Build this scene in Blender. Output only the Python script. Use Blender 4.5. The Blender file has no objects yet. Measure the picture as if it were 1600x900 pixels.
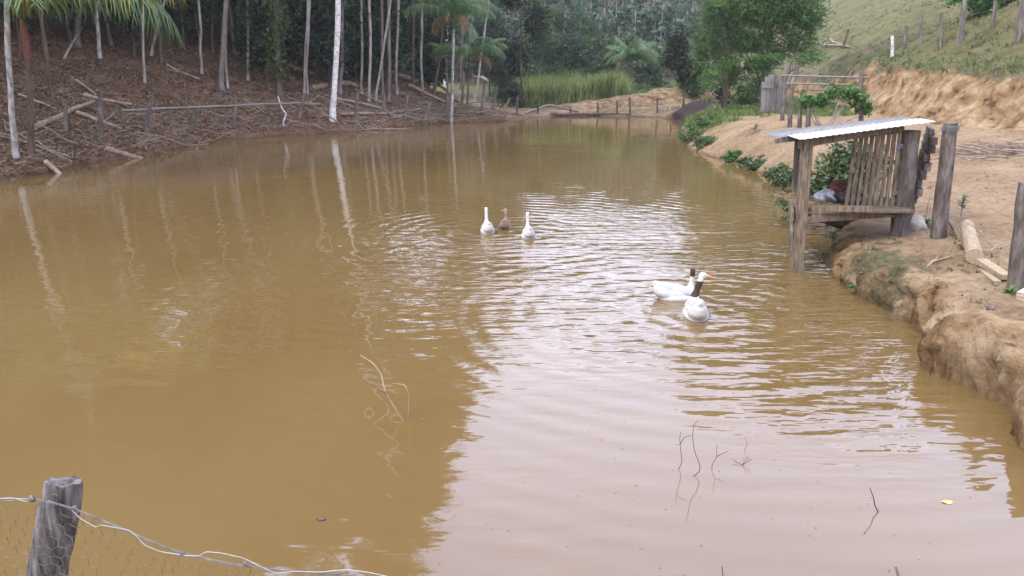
import bpy, bmesh, math, random
import numpy as np
from mathutils import Vector, Matrix

# ------------------------------------------------------------------ camera, world, sun, exposure
sc = bpy.context.scene
F = 1200.0                                   # focal length in photo pixels (1600 wide)
PITCH = math.atan(340.0 / F)
CP, SP = math.cos(PITCH), math.sin(PITCH)
CAMZ = 3.0
cam_d = bpy.data.cameras.new("camera")
cam_d.sensor_width = 36.0
cam_d.lens = 36.0 * F / 1600.0
cam_d.clip_start = 0.1
cam_d.clip_end = 2000.0
cam = bpy.data.objects.new("camera", cam_d)
sc.collection.objects.link(cam)
cam.location = (0, 0, CAMZ)
cam.rotation_euler = (math.radians(90) - PITCH, 0, 0)
sc.camera = cam

SUN_EL, SUN_AZ = math.radians(50), math.radians(238)      # azimuth clockwise from +Y
world = bpy.data.worlds.new("World")
sc.world = world
world.use_nodes = True
wt = world.node_tree
wt.nodes.clear()
w_out = wt.nodes.new("ShaderNodeOutputWorld")
w_bg = wt.nodes.new("ShaderNodeBackground")
w_sky = wt.nodes.new("ShaderNodeTexSky")
w_sky.sky_type = 'NISHITA'
w_sky.sun_disc = False
w_sky.sun_elevation = SUN_EL
w_sky.sun_rotation = SUN_AZ
w_sky.dust_density = 4.0
w_sky.ozone_density = 1.0
w_tc = wt.nodes.new("ShaderNodeTexCoord")
w_n = wt.nodes.new("ShaderNodeTexNoise")
w_n.inputs['Scale'].default_value = 1.6
w_n.inputs['Detail'].default_value = 4
w_r = wt.nodes.new("ShaderNodeValToRGB")
w_r.color_ramp.elements[0].position = 0.3
w_r.color_ramp.elements[0].color = (8.5, 8.9, 11.4, 1)
w_r.color_ramp.elements[1].position = 0.75
w_r.color_ramp.elements[1].color = (11.1, 11.5, 13.9, 1)
w_mix = wt.nodes.new("ShaderNodeMix")
w_mix.data_type = 'RGBA'
w_mix.inputs[0].default_value = 0.85
wt.links.new(w_tc.outputs['Generated'], w_n.inputs['Vector'])
wt.links.new(w_n.outputs['Fac'], w_r.inputs['Fac'])
wt.links.new(w_sky.outputs['Color'], w_mix.inputs[6])
wt.links.new(w_r.outputs['Color'], w_mix.inputs[7])
wt.links.new(w_mix.outputs[2], w_bg.inputs['Color'])
w_bg.inputs['Strength'].default_value = 0.10
wt.links.new(w_bg.outputs[0], w_out.inputs[0])

sun_d = bpy.data.lights.new("sun", 'SUN')
sun_d.energy = 0.9
sun_d.angle = math.radians(14)
sun_d.color = (1.0, 0.96, 0.9)
sun = bpy.data.objects.new("sun", sun_d)
sc.collection.objects.link(sun)
sdir = Vector((math.sin(SUN_AZ) * math.cos(SUN_EL), math.cos(SUN_AZ) * math.cos(SUN_EL), math.sin(SUN_EL)))
sun.rotation_euler = sdir.to_track_quat('Z', 'Y').to_euler()

sc.view_settings.view_transform = 'Standard'
sc.view_settings.look = 'None'
sc.view_settings.gamma = 1
sc.view_settings.use_curve_mapping = False
sc.view_settings.exposure = 1.7
sc.cycles.max_bounces = 5
sc.cycles.diffuse_bounces = 3
sc.cycles.glossy_bounces = 2
sc.cycles.transmission_bounces = 3
sc.cycles.transparent_max_bounces = 4
sc.cycles.volume_bounces = 0
sc.cycles.use_denoising = True
sc.cycles.caustics_reflective = False
sc.cycles.caustics_refractive = False
sc.cycles.volume_step_rate = 5.0

rng = np.random.default_rng(7)
random.seed(7)

# ------------------------------------------------------------------ photo pixel -> place in the world
def ray(u, v):
    a, b = (u - 800.0) / F, -(v - 450.0) / F
    return np.array([a, CP + b * SP, -SP + b * CP])

def on_z(u, v, z=0.0):
    d = ray(u, v)
    t = (z - CAMZ) / d[2]
    return np.array([d[0] * t, d[1] * t, z])

def at_y(u, v, y):
    d = ray(u, v)
    t = y / d[1]
    return np.array([d[0] * t, y, CAMZ + d[2] * t])

# ------------------------------------------------------------------ noise
def _hash(ix, iy, seed):
    n = (ix.astype(np.int64) * 374761393 + iy.astype(np.int64) * 668265263 + seed * 1442695041) & 0xffffffff
    n = ((n ^ (n >> 13)) * 1274126177) & 0xffffffff
    n = (n ^ (n >> 16)) & 0xffff
    return n / 65535.0

def vnoise(x, y, seed=0):
    x0, y0 = np.floor(x), np.floor(y)
    fx, fy = x - x0, y - y0
    fx, fy = fx * fx * (3 - 2 * fx), fy * fy * (3 - 2 * fy)
    a = _hash(x0, y0, seed); b = _hash(x0 + 1, y0, seed)
    c = _hash(x0, y0 + 1, seed); d = _hash(x0 + 1, y0 + 1, seed)
    return (a * (1 - fx) + b * fx) * (1 - fy) + (c * (1 - fx) + d * fx) * fy - 0.5

def fbm(x, y, octaves=4, seed=0):
    s = 0; a = 1.0
    for i in range(octaves):
        s = s + a * vnoise(x * 2 ** i + 17.3 * i, y * 2 ** i - 9.1 * i, seed + i)
        a *= 0.5
    return s

def sst(e0, e1, x):
    t = np.clip((x - e0) / (e1 - e0), 0, 1)
    return t * t * (3 - 2 * t)

# ------------------------------------------------------------------ terrain
# shore points: world x, y, bank height, bank width, slope inland
def sp_(u, v, H, W, S):
    p = on_z(u, v)
    return (p[0], p[1], H, W, S)
SHORE = [
    (4.4, 3.0, .95, .5, .02), (4.15, 4.6, .6, .35, .02),
    sp_(1606, 712, .62, .26, .02), sp_(1580, 690, .64, .22, .02), sp_(1562, 640, .66, .24, .02), sp_(1500, 604, .66, .24, .02),
    sp_(1440, 590, .64, .25, .02), sp_(1425, 550, .60, .3, .02), sp_(1428, 520, .58, .3, .02), sp_(1385, 492, .55, .3, .02),
    sp_(1335, 466, .50, .32, .02), sp_(1292, 432, .45, .35, .03), sp_(1280, 400, .42, .5, .03), sp_(1285, 370, .5, .5, .03),
    sp_(1290, 345, .75, .8, .03), sp_(1262, 315, .95, 1.2, .02), sp_(1225, 290, 1.05, 1.6, .02), sp_(1180, 266, 1.15, 2.0, .0),
    sp_(1130, 250, 1.2, 2.4, .0), sp_(1080, 236, 1.1, 2.6, .0), sp_(1062, 215, 1.0, 2.8, .0), sp_(1068, 196, .9, 2.8, .0),
    sp_(1075, 188, .8, 2.6, .01), sp_(1030, 183.5, .5, 1.8, .02), sp_(960, 182, .22, 1.2, .03), sp_(900, 180, .2, 1.2, .03),
    sp_(840, 183, .25, 1.2, .05), sp_(785, 190, .3, .8, .22), sp_(700, 192.5, .35, .8, .33), sp_(600, 201, .38, .8, .36),
    sp_(520, 208, .4, .8, .38), sp_(420, 214, .4, .8, .38), sp_(330, 219, .4, .8, .38), sp_(240, 244, .38, .7, .38),
    sp_(150, 254, .38, .7, .38), sp_(75, 272, .35, .7, .38), sp_(0, 284, .35, .8, .38),
    (-15.5, 18, .4, .8, .36), (-15, 11, .5, .8, .3), (-11, 6, .7, .8, .15), (-6, 3.4, .95, .7, .03), (-2, 2.85, 1.0, .6, .02), (2, 2.8, 1.0, .6, .02),
]
SH = np.array(SHORE)
def shore_info(x, y):
    """signed distance (land positive) and the bank's height, width and slope at the nearest shore point"""
    best = np.full(x.shape, 1e18)
    att = np.zeros((3,) + x.shape)
    inside = np.zeros(x.shape, bool)
    n = len(SH)
    for i in range(n):
        a, b = SH[i], SH[(i + 1) % n]
        dx, dy = b[0] - a[0], b[1] - a[1]
        t = np.clip(((x - a[0]) * dx + (y - a[1]) * dy) / (dx * dx + dy * dy), 0, 1)
        d2 = (x - a[0] - t * dx) ** 2 + (y - a[1] - t * dy) ** 2
        m = d2 < best
        best = np.where(m, d2, best)
        for k in range(3):
            att[k] = np.where(m, a[2 + k] + t * (b[2 + k] - a[2 + k]), att[k])
        c = (a[1] > y) != (b[1] > y)
        xi = a[0] + (y - a[1]) * dx / (dy if abs(dy) > 1e-9 else 1e-9)
        inside ^= c & (x < xi)
    d = np.sqrt(best)
    return np.where(inside, -d, d), att[0], att[1], att[2]

TOE = np.array([(22, -30), (15.5, 0), (14.3, 12), (14.0, 21), (13.5, 25.5), (13.9, 31), (17, 41), (21, 53), (22.5, 72), (25, 95), (34, 130), (60, 200)], float)
def toe_dist(x, y):
    best = np.full(x.shape, 1e18)
    sg = np.zeros(x.shape)
    for i in range(len(TOE) - 1):
        a, b = TOE[i], TOE[i + 1]
        dx, dy = b - a
        t = np.clip(((x - a[0]) * dx + (y - a[1]) * dy) / (dx * dx + dy * dy), 0, 1)
        d2 = (x - a[0] - t * dx) ** 2 + (y - a[1] - t * dy) ** 2
        cr = dx * (y - a[1]) - dy * (x - a[0])
        m = d2 < best
        best = np.where(m, d2, best)
        sg = np.where(m, -np.sign(cr), sg)
    return np.sqrt(best) * sg

def terrain(x, y, full=False):
    x = np.asarray(x, float); y = np.asarray(y, float)
    wx = x + .16 * fbm(x * 1.1, y * 1.1, 4, 3)
    wy = y + .16 * fbm(x * 1.1 + 40, y * 1.1, 4, 5)
    near = 1 - sst(9, 16, y)
    wx = wx + near * .10 * fbm(x * 5, y * 5, 2, 11)
    sd, H, W, S = shore_info(wx, wy)
    # right bank ground climbs towards the foot of the cutting
    s = np.clip(sd / W, 0, 1)
    prof = 1 - (1 - s) ** 2.0
    z = H * prof
    left = sst(.1, .3, S)
    right = sst(3, 6, x) * (1 - sst(46, 56, y))
    z = z + right * (1 - left) * .055 * np.clip(sd - W, 0, 9)
    z = z + S * np.clip(sd - .8, 0, 60) + .0 * x
    z = z - S * .5 * np.clip(sd - 60, 0, 1e3) * 0
    # ground bumps
    land = sst(0, .6, sd)
    z = z + land * (.05 * fbm(x * 1.7, y * 1.7, 4, 21) + .16 * fbm(x * .35, y * .35, 3, 23) * sst(.3, 3, sd))
    z = z + left * land * (.22 * fbm(x * .8, y * .8, 4, 31) * sst(.4, 2.5, sd))
    # rills on the sandy slope, mid right
    rill = sst(15, 19, y) * (1 - sst(34, 40, y)) * sst(5, 7, x) * (1 - sst(10, 12, x))
    z = z - rill * land * .10 * np.abs(fbm(x * 1.2 + y * .5, y * 2.4 - x * .3, 3, 41))
    # small cracks and clods on the near bank
    nb = near * sst(3.6, 4.2, x)
    z = z + nb * sst(.02, .3, sd) * (.07 * fbm(x * 4, y * 4, 3, 51))
    z = z + nb * sst(-.02, .05, sd) * (1 - sst(.25, .6, sd)) * .12 * fbm(x * 2.6, y * 2.6, 2, 55)
    # spoil heap of orange earth behind the far end
    bx = np.clip((x - 3.2) / 12.5, -.2, 1.25)
    by = 57.0 + 3.5 * bx + .8 * fbm(x * .4, y * .1, 2, 61)
    hgt = (.35 + 1.15 * np.clip(bx, 0, 1.1)) * sst(-.15, .1, bx) * (1 - sst(1.02, 1.25, bx))
    dyb = y - by
    ridge = np.where(dyb < 0, 1 - sst(0, 2.6, -dyb), 1 - sst(0, 5, dyb))
    z = z + hgt * ridge * (1 + .25 * fbm(x * 1.3, y * 1.3, 3, 63))
    # dark heap beside the far right corner
    z = z + .55 * np.exp(-((x - 11.6) / 1.6) ** 2 - ((y - 50.5) / 1.2) ** 2) * (sd > 0)
    # far hill
    z = z + .205 * np.clip(y - 98, 0, 130) * (1 - .3 * left) + 1.5 * fbm(x * .03, y * .03, 2, 71) * sst(90, 120, y)
    # right hill with its eroded cutting
    tx = x + .55 * fbm(x * .35, y * .55, 3, 81) + .22 * np.abs(fbm(x * .3, y * 1.9, 3, 83))
    s_r = toe_dist(tx, y) + .45 * fbm(x * .5, y * .9, 3, 85)
    cut_h = 1.9 + .35 * np.sin(y * .2)
    cut_w = 1.3 + 1.6 * (1 - sst(12, 26, y))
    hill = cut_h * sst(0, 1, s_r / cut_w) ** .8 + .43 * np.clip(s_r - cut_w, 0, 60) + .2 * np.clip(s_r - cut_w - 60, 0, 100)
    hill = hill + sst(1.5, 4, s_r) * (.25 * fbm(x * .9, y * .9, 4, 91) + .5 * fbm(x * .2, y * .2, 2, 93))
    z = z + np.where(s_r > 0, hill, 0)
    # pond bed
    z = np.where(sd < 0, np.maximum(-1.2, sd * 2.2 - .01), z)
    if full:
        return z, sd, S, s_r, cut_w, left
    return z

def axis(segs):
    out = []
    for a, b, st in segs:
        out.append(np.arange(a, b, st))
    return np.unique(np.round(np.concatenate(out), 4))
gx = axis([(-400, -60, 20), (-60, -24, 2.0), (-24, -14, .22), (-14, 3.6, .16), (3.6, 4.1, .04), (4.1, 5.3, .021), (5.3, 6.6, .04), (6.6, 16, .09), (16, 30, .2), (30, 60, 1.2), (60, 420, 20)])
gy = axis([(-40, 1.6, 2), (1.6, 5.4, .05), (5.4, 11.5, .032), (11.5, 13, .05), (13, 32, .1), (32, 62, .16), (62, 110, .6), (110, 240, 4), (240, 600, 40)])
X, Y = np.meshgrid(gx, gy)
_terrain = terrain
FIELDS = _terrain(X, Y, True)
def terrain(x, y, full=False):
    """height (and the masks) read back from the grid of the ground sheet"""
    x = np.asarray(x, float); y = np.asarray(y, float)
    i = np.clip(np.searchsorted(gx, x) - 1, 0, len(gx) - 2); j = np.clip(np.searchsorted(gy, y) - 1, 0, len(gy) - 2)
    fx = np.clip((x - gx[i]) / (gx[i + 1] - gx[i]), 0, 1); fy = np.clip((y - gy[j]) / (gy[j + 1] - gy[j]), 0, 1)
    def b(A):
        return (A[j, i] * (1 - fx) + A[j, i + 1] * fx) * (1 - fy) + (A[j + 1, i] * (1 - fx) + A[j + 1, i + 1] * fx) * fy
    if full:
        return tuple(b(A) for A in FIELDS)
    return b(FIELDS[0])

def G(u, v):
    """where the line of sight through a photo pixel meets the ground"""
    d = ray(u, v)
    t = np.concatenate([np.linspace(3, 60, 2400), np.linspace(60.1, 240, 1200)])
    x, y, z = d[0] * t, d[1] * t, CAMZ + d[2] * t
    h = np.maximum(terrain(x, y), 0)
    k = np.argmax(z < h)
    if not (z < h).any():
        k = len(t) - 1
    return np.array([x[k], y[k], max(float(terrain(x[k:k + 1], y[k:k + 1])[0]), -.3)])

def zt(x, y):
    return float(terrain(np.array([x]), np.array([y]))[0])

# ------------------------------------------------------------------ object helpers
COL = sc.collection
def link(o, parent=None):
    COL.objects.link(o)
    if parent is not None:
        o.parent = parent
    return o

def tag(o, label=None, cat=None, group=None, kind=None):
    if label: o['label'] = label
    if cat: o['category'] = cat
    if group: o['group'] = group
    if kind: o['kind'] = kind
    return o

def empty(name, loc, label, cat, group=None, rz=0):
    o = bpy.data.objects.new(name, None)
    o.empty_display_size = .2
    o.location = tuple(float(c) for c in loc)
    o.rotation_euler = (0, 0, rz)
    link(o)
    return tag(o, label, cat, group)

def copy_tree(o, parent=None):
    c = o.copy()
    link(c, parent)
    for ch in o.children:
        copy_tree(ch, c)
    return c

class MB:
    """collects vertices and faces, builds one mesh"""
    def __init__(self):
        self.v = []; self.f4 = []; self.f3 = []; self.tone4 = []; self.tone3 = []; self.n = 0
    def add(self, v, f, tone=None):
        v = np.asarray(v, float).reshape(-1, 3); f = np.asarray(f, int)
        tn = np.full(len(f), .5) if tone is None else np.asarray(tone, float) * np.ones(len(f))
        self.v.append(v)
        if f.shape[1] == 4:
            self.f4.append(f + self.n); self.tone4.append(tn)
        else:
            self.f3.append(f + self.n); self.tone3.append(tn)
        self.n += len(v)
        return self
    def mesh(self, name, smooth=False):
        V = np.concatenate(self.v)
        me = bpy.data.meshes.new(name)
        f4 = np.concatenate(self.f4) if self.f4 else np.zeros((0, 4), int)
        f3 = np.concatenate(self.f3) if self.f3 else np.zeros((0, 3), int)
        loops = np.concatenate([f4.ravel(), f3.ravel()]).astype(np.int32)
        npoly = len(f4) + len(f3)
        me.vertices.add(len(V)); me.vertices.foreach_set('co', V.ravel().astype(np.float32))
        me.loops.add(len(loops)); me.loops.foreach_set('vertex_index', loops)
        me.polygons.add(npoly)
        st = np.concatenate([np.arange(len(f4)) * 4, len(f4) * 4 + np.arange(len(f3)) * 3]).astype(np.int32)
        me.polygons.foreach_set('loop_start', st)
        me.polygons.foreach_set('use_smooth', np.full(npoly, smooth))
        me.update(calc_edges=True)
        a = me.attributes.new('tone', 'FLOAT', 'FACE')
        tt = np.concatenate([np.concatenate(self.tone4) if self.tone4 else np.zeros(0), np.concatenate(self.tone3) if self.tone3 else np.zeros(0)])
        a.data.foreach_set('value', tt.astype(np.float32))
        return me
    def build(self, name, m, parent=None, smooth=False, loc=None):
        me = self.mesh(name, smooth)
        me.materials.append(m)
        o = bpy.data.objects.new(name, me)
        if loc is not None: o.location = tuple(float(c) for c in loc)
        return link(o, parent)

def frame_of(d):
    d = d / (np.linalg.norm(d) + 1e-12)
    a = np.array([0, 0, 1.0]) if abs(d[2]) < .9 else np.array([1.0, 0, 0])
    u = np.cross(a, d); u /= np.linalg.norm(u)
    return u, np.cross(d, u)

def tube(mb, path, radii, sides=8, rough=0.0, caps=True, tone=None, squash=None, rg=None):
    path = np.asarray(path, float); n = len(path)
    radii = np.ones(n) * radii
    ang = np.linspace(0, 2 * math.pi, sides, endpoint=False)
    V = []
    u0 = None
    for i in range(n):
        d = path[min(i + 1, n - 1)] - path[max(i - 1, 0)]
        d = d / (np.linalg.norm(d) + 1e-12)
        if u0 is None:
            u, w = frame_of(d)
        else:
            u = u0 - d * np.dot(u0, d); u /= (np.linalg.norm(u) + 1e-12); w = np.cross(d, u)
        u0 = u
        r = radii[i] * (1 + (rough * ((rg or rng).standard_normal(sides)) if rough else 0))
        r = r * np.ones(sides)
        sq = 1 if squash is None else squash
        V.append(path[i] + np.outer(np.cos(ang) * r, u) + np.outer(np.sin(ang) * r * sq, w))
    V = np.concatenate(V)
    idx = np.arange(sides)
    fs = []
    for i in range(n - 1):
        a = i * sides + idx; b = i * sides + (idx + 1) % sides
        fs.append(np.stack([a, b, b + sides, a + sides], 1))
    mb.add(V, np.concatenate(fs), tone)
    if caps:
        base = mb.n - len(V)
        for i, rev in ((0, True), (n - 1, False)):
            c = path[i]
            ring = V[i * sides:(i + 1) * sides]
            vv = np.vstack([ring, c])
            tri = np.stack([idx, (idx + 1) % sides, np.full(sides, sides)], 1)
            if rev: tri = tri[:, ::-1]
            mb.add(vv, tri, tone)
    return mb

def box(mb, c, s, R=None, jitter=0, tone=None):
    c = np.asarray(c, float); s = np.asarray(s, float) / 2
    v = np.array([(x, y, z) for x in (-1, 1) for y in (-1, 1) for z in (-1, 1)], float) * s
    if jitter: v = v + rng.uniform(-jitter, jitter, v.shape)
    if R is not None: v = v @ np.array(R).T
    f = [(0, 1, 3, 2), (4, 6, 7, 5), (0, 4, 5, 1), (2, 3, 7, 6), (0, 2, 6, 4), (1, 5, 7, 3)]
    return mb.add(v + c, f, tone)

def beam(mb, a, b, w, h, up=(0, 0, 1), jitter=0, tone=None):
    """a plank between two points, w across, h in the 'up' direction"""
    a = np.asarray(a, float); b = np.asarray(b, float)
    d = b - a; L = np.linalg.norm(d); d /= L
    s = np.cross(d, np.asarray(up, float)); s /= np.linalg.norm(s); t = np.cross(s, d)
    R = np.stack([d, s, t], 1)
    return box(mb, (a + b) / 2, (L, w, h), R, jitter, tone)

def wiggle(a, b, n, amp, rg=None):
    rg = rg or rng
    a = np.asarray(a, float); b = np.asarray(b, float)
    t = np.linspace(0, 1, n)[:, None]
    p = a + (b - a) * t
    L = np.linalg.norm(b - a)
    off = np.cumsum(rg.standard_normal((n, 3)), 0) * amp * L / n
    off = off - off[0] - (off[-1] - off[0]) * t
    return p + off

# ------------------------------------------------------------------ materials
def mat(name, c1, c2, scale=4.0, rough=.85, bump=.0, bscale=None, stretch=(1, 1, 1), c3=None, tone=0.0, spec=.3, trans=0.0, metal=0.0, coord='Object', detail=6, rnd=0.0):
    m = bpy.data.materials.new(name); m.use_nodes = True
    nt = m.node_tree; nt.nodes.clear(); N = nt.nodes.new; L = nt.links.new
    out = N("ShaderNodeOutputMaterial"); bs = N("ShaderNodeBsdfPrincipled")
    tc = N("ShaderNodeTexCoord"); mp = N("ShaderNodeMapping"); mp.inputs['Scale'].default_value = stretch
    L(tc.outputs[coord], mp.inputs['Vector'])
    n1 = N("ShaderNodeTexNoise"); n1.inputs['Scale'].default_value = scale; n1.inputs['Detail'].default_value = detail
    n1.inputs['Roughness'].default_value = .62
    L(mp.outputs[0], n1.inputs['Vector'])
    cr = N("ShaderNodeValToRGB")
    e = cr.color_ramp.elements
    e[0].position = .34; e[0].color = (*c1, 1); e[1].position = .66; e[1].color = (*c2, 1)
    if c3:
        x = e.new(.5); x.color = (*c3, 1)
    L(n1.outputs['Fac'], cr.inputs[0])
    col = cr.outputs[0]
    if tone or rnd:
        mult = N("ShaderNodeMath"); mult.operation = 'MULTIPLY_ADD'
        at = N("ShaderNodeAttribute"); at.attribute_name = 'tone'
        L(at.outputs['Fac'], mult.inputs[0]); mult.inputs[1].default_value = 2 * tone; mult.inputs[2].default_value = 1 - tone
        val = mult.outputs[0]
        if rnd:
            oi = N("ShaderNodeObjectInfo"); m2 = N("ShaderNodeMath"); m2.operation = 'MULTIPLY_ADD'
            L(oi.outputs['Random'], m2.inputs[0]); m2.inputs[1].default_value = 2 * rnd; m2.inputs[2].default_value = 1 - rnd
            m3 = N("ShaderNodeMath"); m3.operation = 'MULTIPLY'; L(val, m3.inputs[0]); L(m2.outputs[0], m3.inputs[1]); val = m3.outputs[0]
        vm = N("ShaderNodeVectorMath"); vm.operation = 'SCALE'
        L(col, vm.inputs[0]); L(val, vm.inputs['Scale'])
        col = vm.outputs[0]
    L(col, bs.inputs['Base Color'])
    bs.inputs['Roughness'].default_value = rough
    bs.inputs['Specular IOR Level'].default_value = spec
    bs.inputs['Metallic'].default_value = metal
    if bump:
        n2 = N("ShaderNodeTexNoise"); n2.inputs['Scale'].default_value = bscale or scale * 3; n2.inputs['Detail'].default_value = 6
        L(mp.outputs[0], n2.inputs['Vector'])
        bp = N("ShaderNodeBump"); bp.inputs['Strength'].default_value = 1; bp.inputs['Distance'].default_value = bump
        L(n2.outputs['Fac'], bp.inputs['Height']); L(bp.outputs[0], bs.inputs['Normal'])
    if trans:
        tr = N("ShaderNodeBsdfTranslucent"); L(col, tr.inputs['Color'])
        mx = N("ShaderNodeMixShader"); mx.inputs[0].default_value = trans
        L(bs.outputs[0], mx.inputs[1]); L(tr.outputs[0], mx.inputs[2]); L(mx.outputs[0], out.inputs[0])
    else:
        L(bs.outputs[0], out.inputs[0])
    m['bsdf'] = bs.name
    return m

M = {}
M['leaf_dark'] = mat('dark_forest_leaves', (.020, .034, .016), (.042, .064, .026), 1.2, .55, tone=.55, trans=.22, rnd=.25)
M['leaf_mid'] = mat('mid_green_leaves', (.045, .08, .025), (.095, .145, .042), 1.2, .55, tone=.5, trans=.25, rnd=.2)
M['leaf_acacia'] = mat('acacia_leaves', (.052, .115, .030), (.115, .21, .058), 1.4, .6, tone=.7, trans=.4)
M['leaf_far'] = mat('far_leaves', (.045, .078, .046), (.085, .125, .068), .2, .7, tone=.5, trans=.25)
M['leaf_palm'] = mat('palm_leaflets', (.042, .095, .028), (.105, .18, .05), 2.5, .4, tone=.45, trans=.3, spec=.5)
M['leaf_palm_dry'] = mat('dry_palm_leaflets', (.17, .10, .045), (.26, .17, .07), 3, .8, tone=.4, trans=.2)
M['leaf_yellow'] = mat('yellowing_palm_leaflets', (.14, .15, .03), (.26, .24, .05), 2.5, .5, tone=.4, trans=.3)
M['leaf_bush'] = mat('bush_leaves', (.045, .075, .03), (.10, .14, .055), 3, .5, tone=.5, trans=.25)
M['leaf_vine'] = mat('bright_vine_leaves', (.05, .12, .03), (.10, .2, .05), 3, .5, tone=.4, trans=.3)
M['reed'] = mat('reed_blades', (.12, .19, .05), (.29, .31, .11), .9, .6, tone=.65, trans=.3)
M['grass'] = mat('dry_hill_grass', (.065, .072, .028), (.15, .132, .06), .5, .8, tone=.5, trans=.25, coord='Object')
M['grass_green'] = mat('fresh_grass', (.07, .12, .03), (.14, .20, .05), 1, .7, tone=.5, trans=.3)
M['bark_pale'] = mat('pale_mottled_bark', (.10, .095, .085), (.46, .44, .41), 9, .85, .01, 20, stretch=(1, 1, .45), c3=(.30, .28, .26))
M['bark_white'] = mat('white_bark', (.24, .23, .22), (.70, .68, .66), 7, .8, .006, 20, stretch=(1, 1, 1.4), c3=(.58, .56, .54))
M['bark_grey'] = mat('grey_bark', (.09, .075, .065), (.22, .19, .17), 6, .9, .012, 18, stretch=(1, 1, .3))
M['bark_brown'] = mat('brown_bark', (.055, .038, .028), (.14, .10, .075), 6, .9, .012, 18, stretch=(1, 1, .3))
M['bark_red'] = mat('reddish_palm_sheath', (.10, .035, .025), (.20, .07, .05), 5, .7, .004, 18, stretch=(1, 1, .3))
M['bark_thin'] = mat('thin_pale_bark', (.14, .12, .10), (.36, .33, .30), 5, .85, .004, 18, stretch=(1, 1, .4))
M['deadwood'] = mat('bleached_dead_wood', (.14, .10, .075), (.34, .27, .21), 6, .9, .006, 30, stretch=(1, 1, 1), tone=.45)
M['post_wood'] = mat('weathered_post_wood', (.085, .07, .06), (.24, .21, .19), 14, .9, .010, 26, stretch=(1, 1, .14), c3=(.125, .105, .088))
M['post_dark'] = mat('dark_bark_post', (.05, .038, .03), (.19, .16, .14), 12, .9, .016, 26, stretch=(1, 1, .25), c3=(.10, .082, .072))
M['plank'] = mat('old_plank_wood', (.06, .045, .030), (.235, .178, .12), 6, .8, .003, 30, stretch=(6, 6, .8), tone=.3)
M['plank_grey'] = mat('grey_board_wood', (.11, .10, .09), (.25, .235, .22), 8, .85, .004, 30, stretch=(5, 5, .6), tone=.35)
M['cut_wood'] = mat('fresh_cut_wood', (.22, .165, .105), (.34, .27, .185), 7, .8, .003, 30, stretch=(4, 4, .8), tone=.2)
M['wire'] = mat('galvanised_wire', (.12, .12, .12), (.24, .24, .25), 40, .45, metal=.7, spec=.5)
M['wire_rust'] = mat('rusty_wire', (.09, .07, .05), (.18, .155, .13), 40, .7, metal=.3)
M['wire_white'] = mat('pale_plastic_coated_wire', (.20, .195, .19), (.36, .35, .34), 30, .4, spec=.5)
M['feather_white'] = mat('white_feathers', (.40, .385, .36), (.54, .53, .51), 26, .75, .004, 60)
M['feather_wing'] = mat('white_wing_feathers', (.33, .32, .31), (.47, .46, .45), 14, .75, .006, 50, stretch=(1, .35, 1))
M['feather_grey'] = mat('grey_brown_feathers', (.12, .08, .055), (.27, .195, .145), 16, .75, .004, 60)
M['feather_dark'] = mat('dark_wing_edge', (.05, .045, .045), (.10, .09, .085), 20, .7)
M['beak'] = mat('orange_beak', (.75, .17, .07), (.85, .26, .11), 20, .45, spec=.5)
M['eye'] = mat('dark_eye', (.01, .01, .012), (.02, .02, .02), 20, .15, spec=.6)
M['metal_hinge'] = mat('grey_hinge_metal', (.10, .10, .11), (.22, .22, .24), 30, .5, metal=.6)
M['stone'] = mat('pale_stone', (.30, .27, .24), (.44, .41, .37), 6, .9, .02, 14)
M['brick'] = mat('pale_clay_brick', (.42, .33, .26), (.55, .45, .37), 20, .9, .003)
M['bag'] = mat('grey_plastic_bag', (.12, .13, .145), (.34, .36, .39), 14, .4, .006, 30, spec=.5)
M['cloth_red'] = mat('faded_red_cloth', (.09, .03, .022), (.17, .06, .045), 12, .9, .01)
M['straw'] = mat('dry_straw', (.16, .11, .06), (.34, .25, .14), 8, .9, tone=.5)
M['litter'] = mat('dead_leaf_litter', (.105, .058, .034), (.25, .15, .088), 2, .8, tone=.6, trans=.1)
M['clod'] = mat('earth_clods', (.13, .085, .05), (.26, .19, .12), 3, .95, .02, 12, tone=.3)
M['yellow_leaf'] = mat('yellow_leaf', (.5, .47, .10), (.62, .6, .16), 20, .5)

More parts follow.
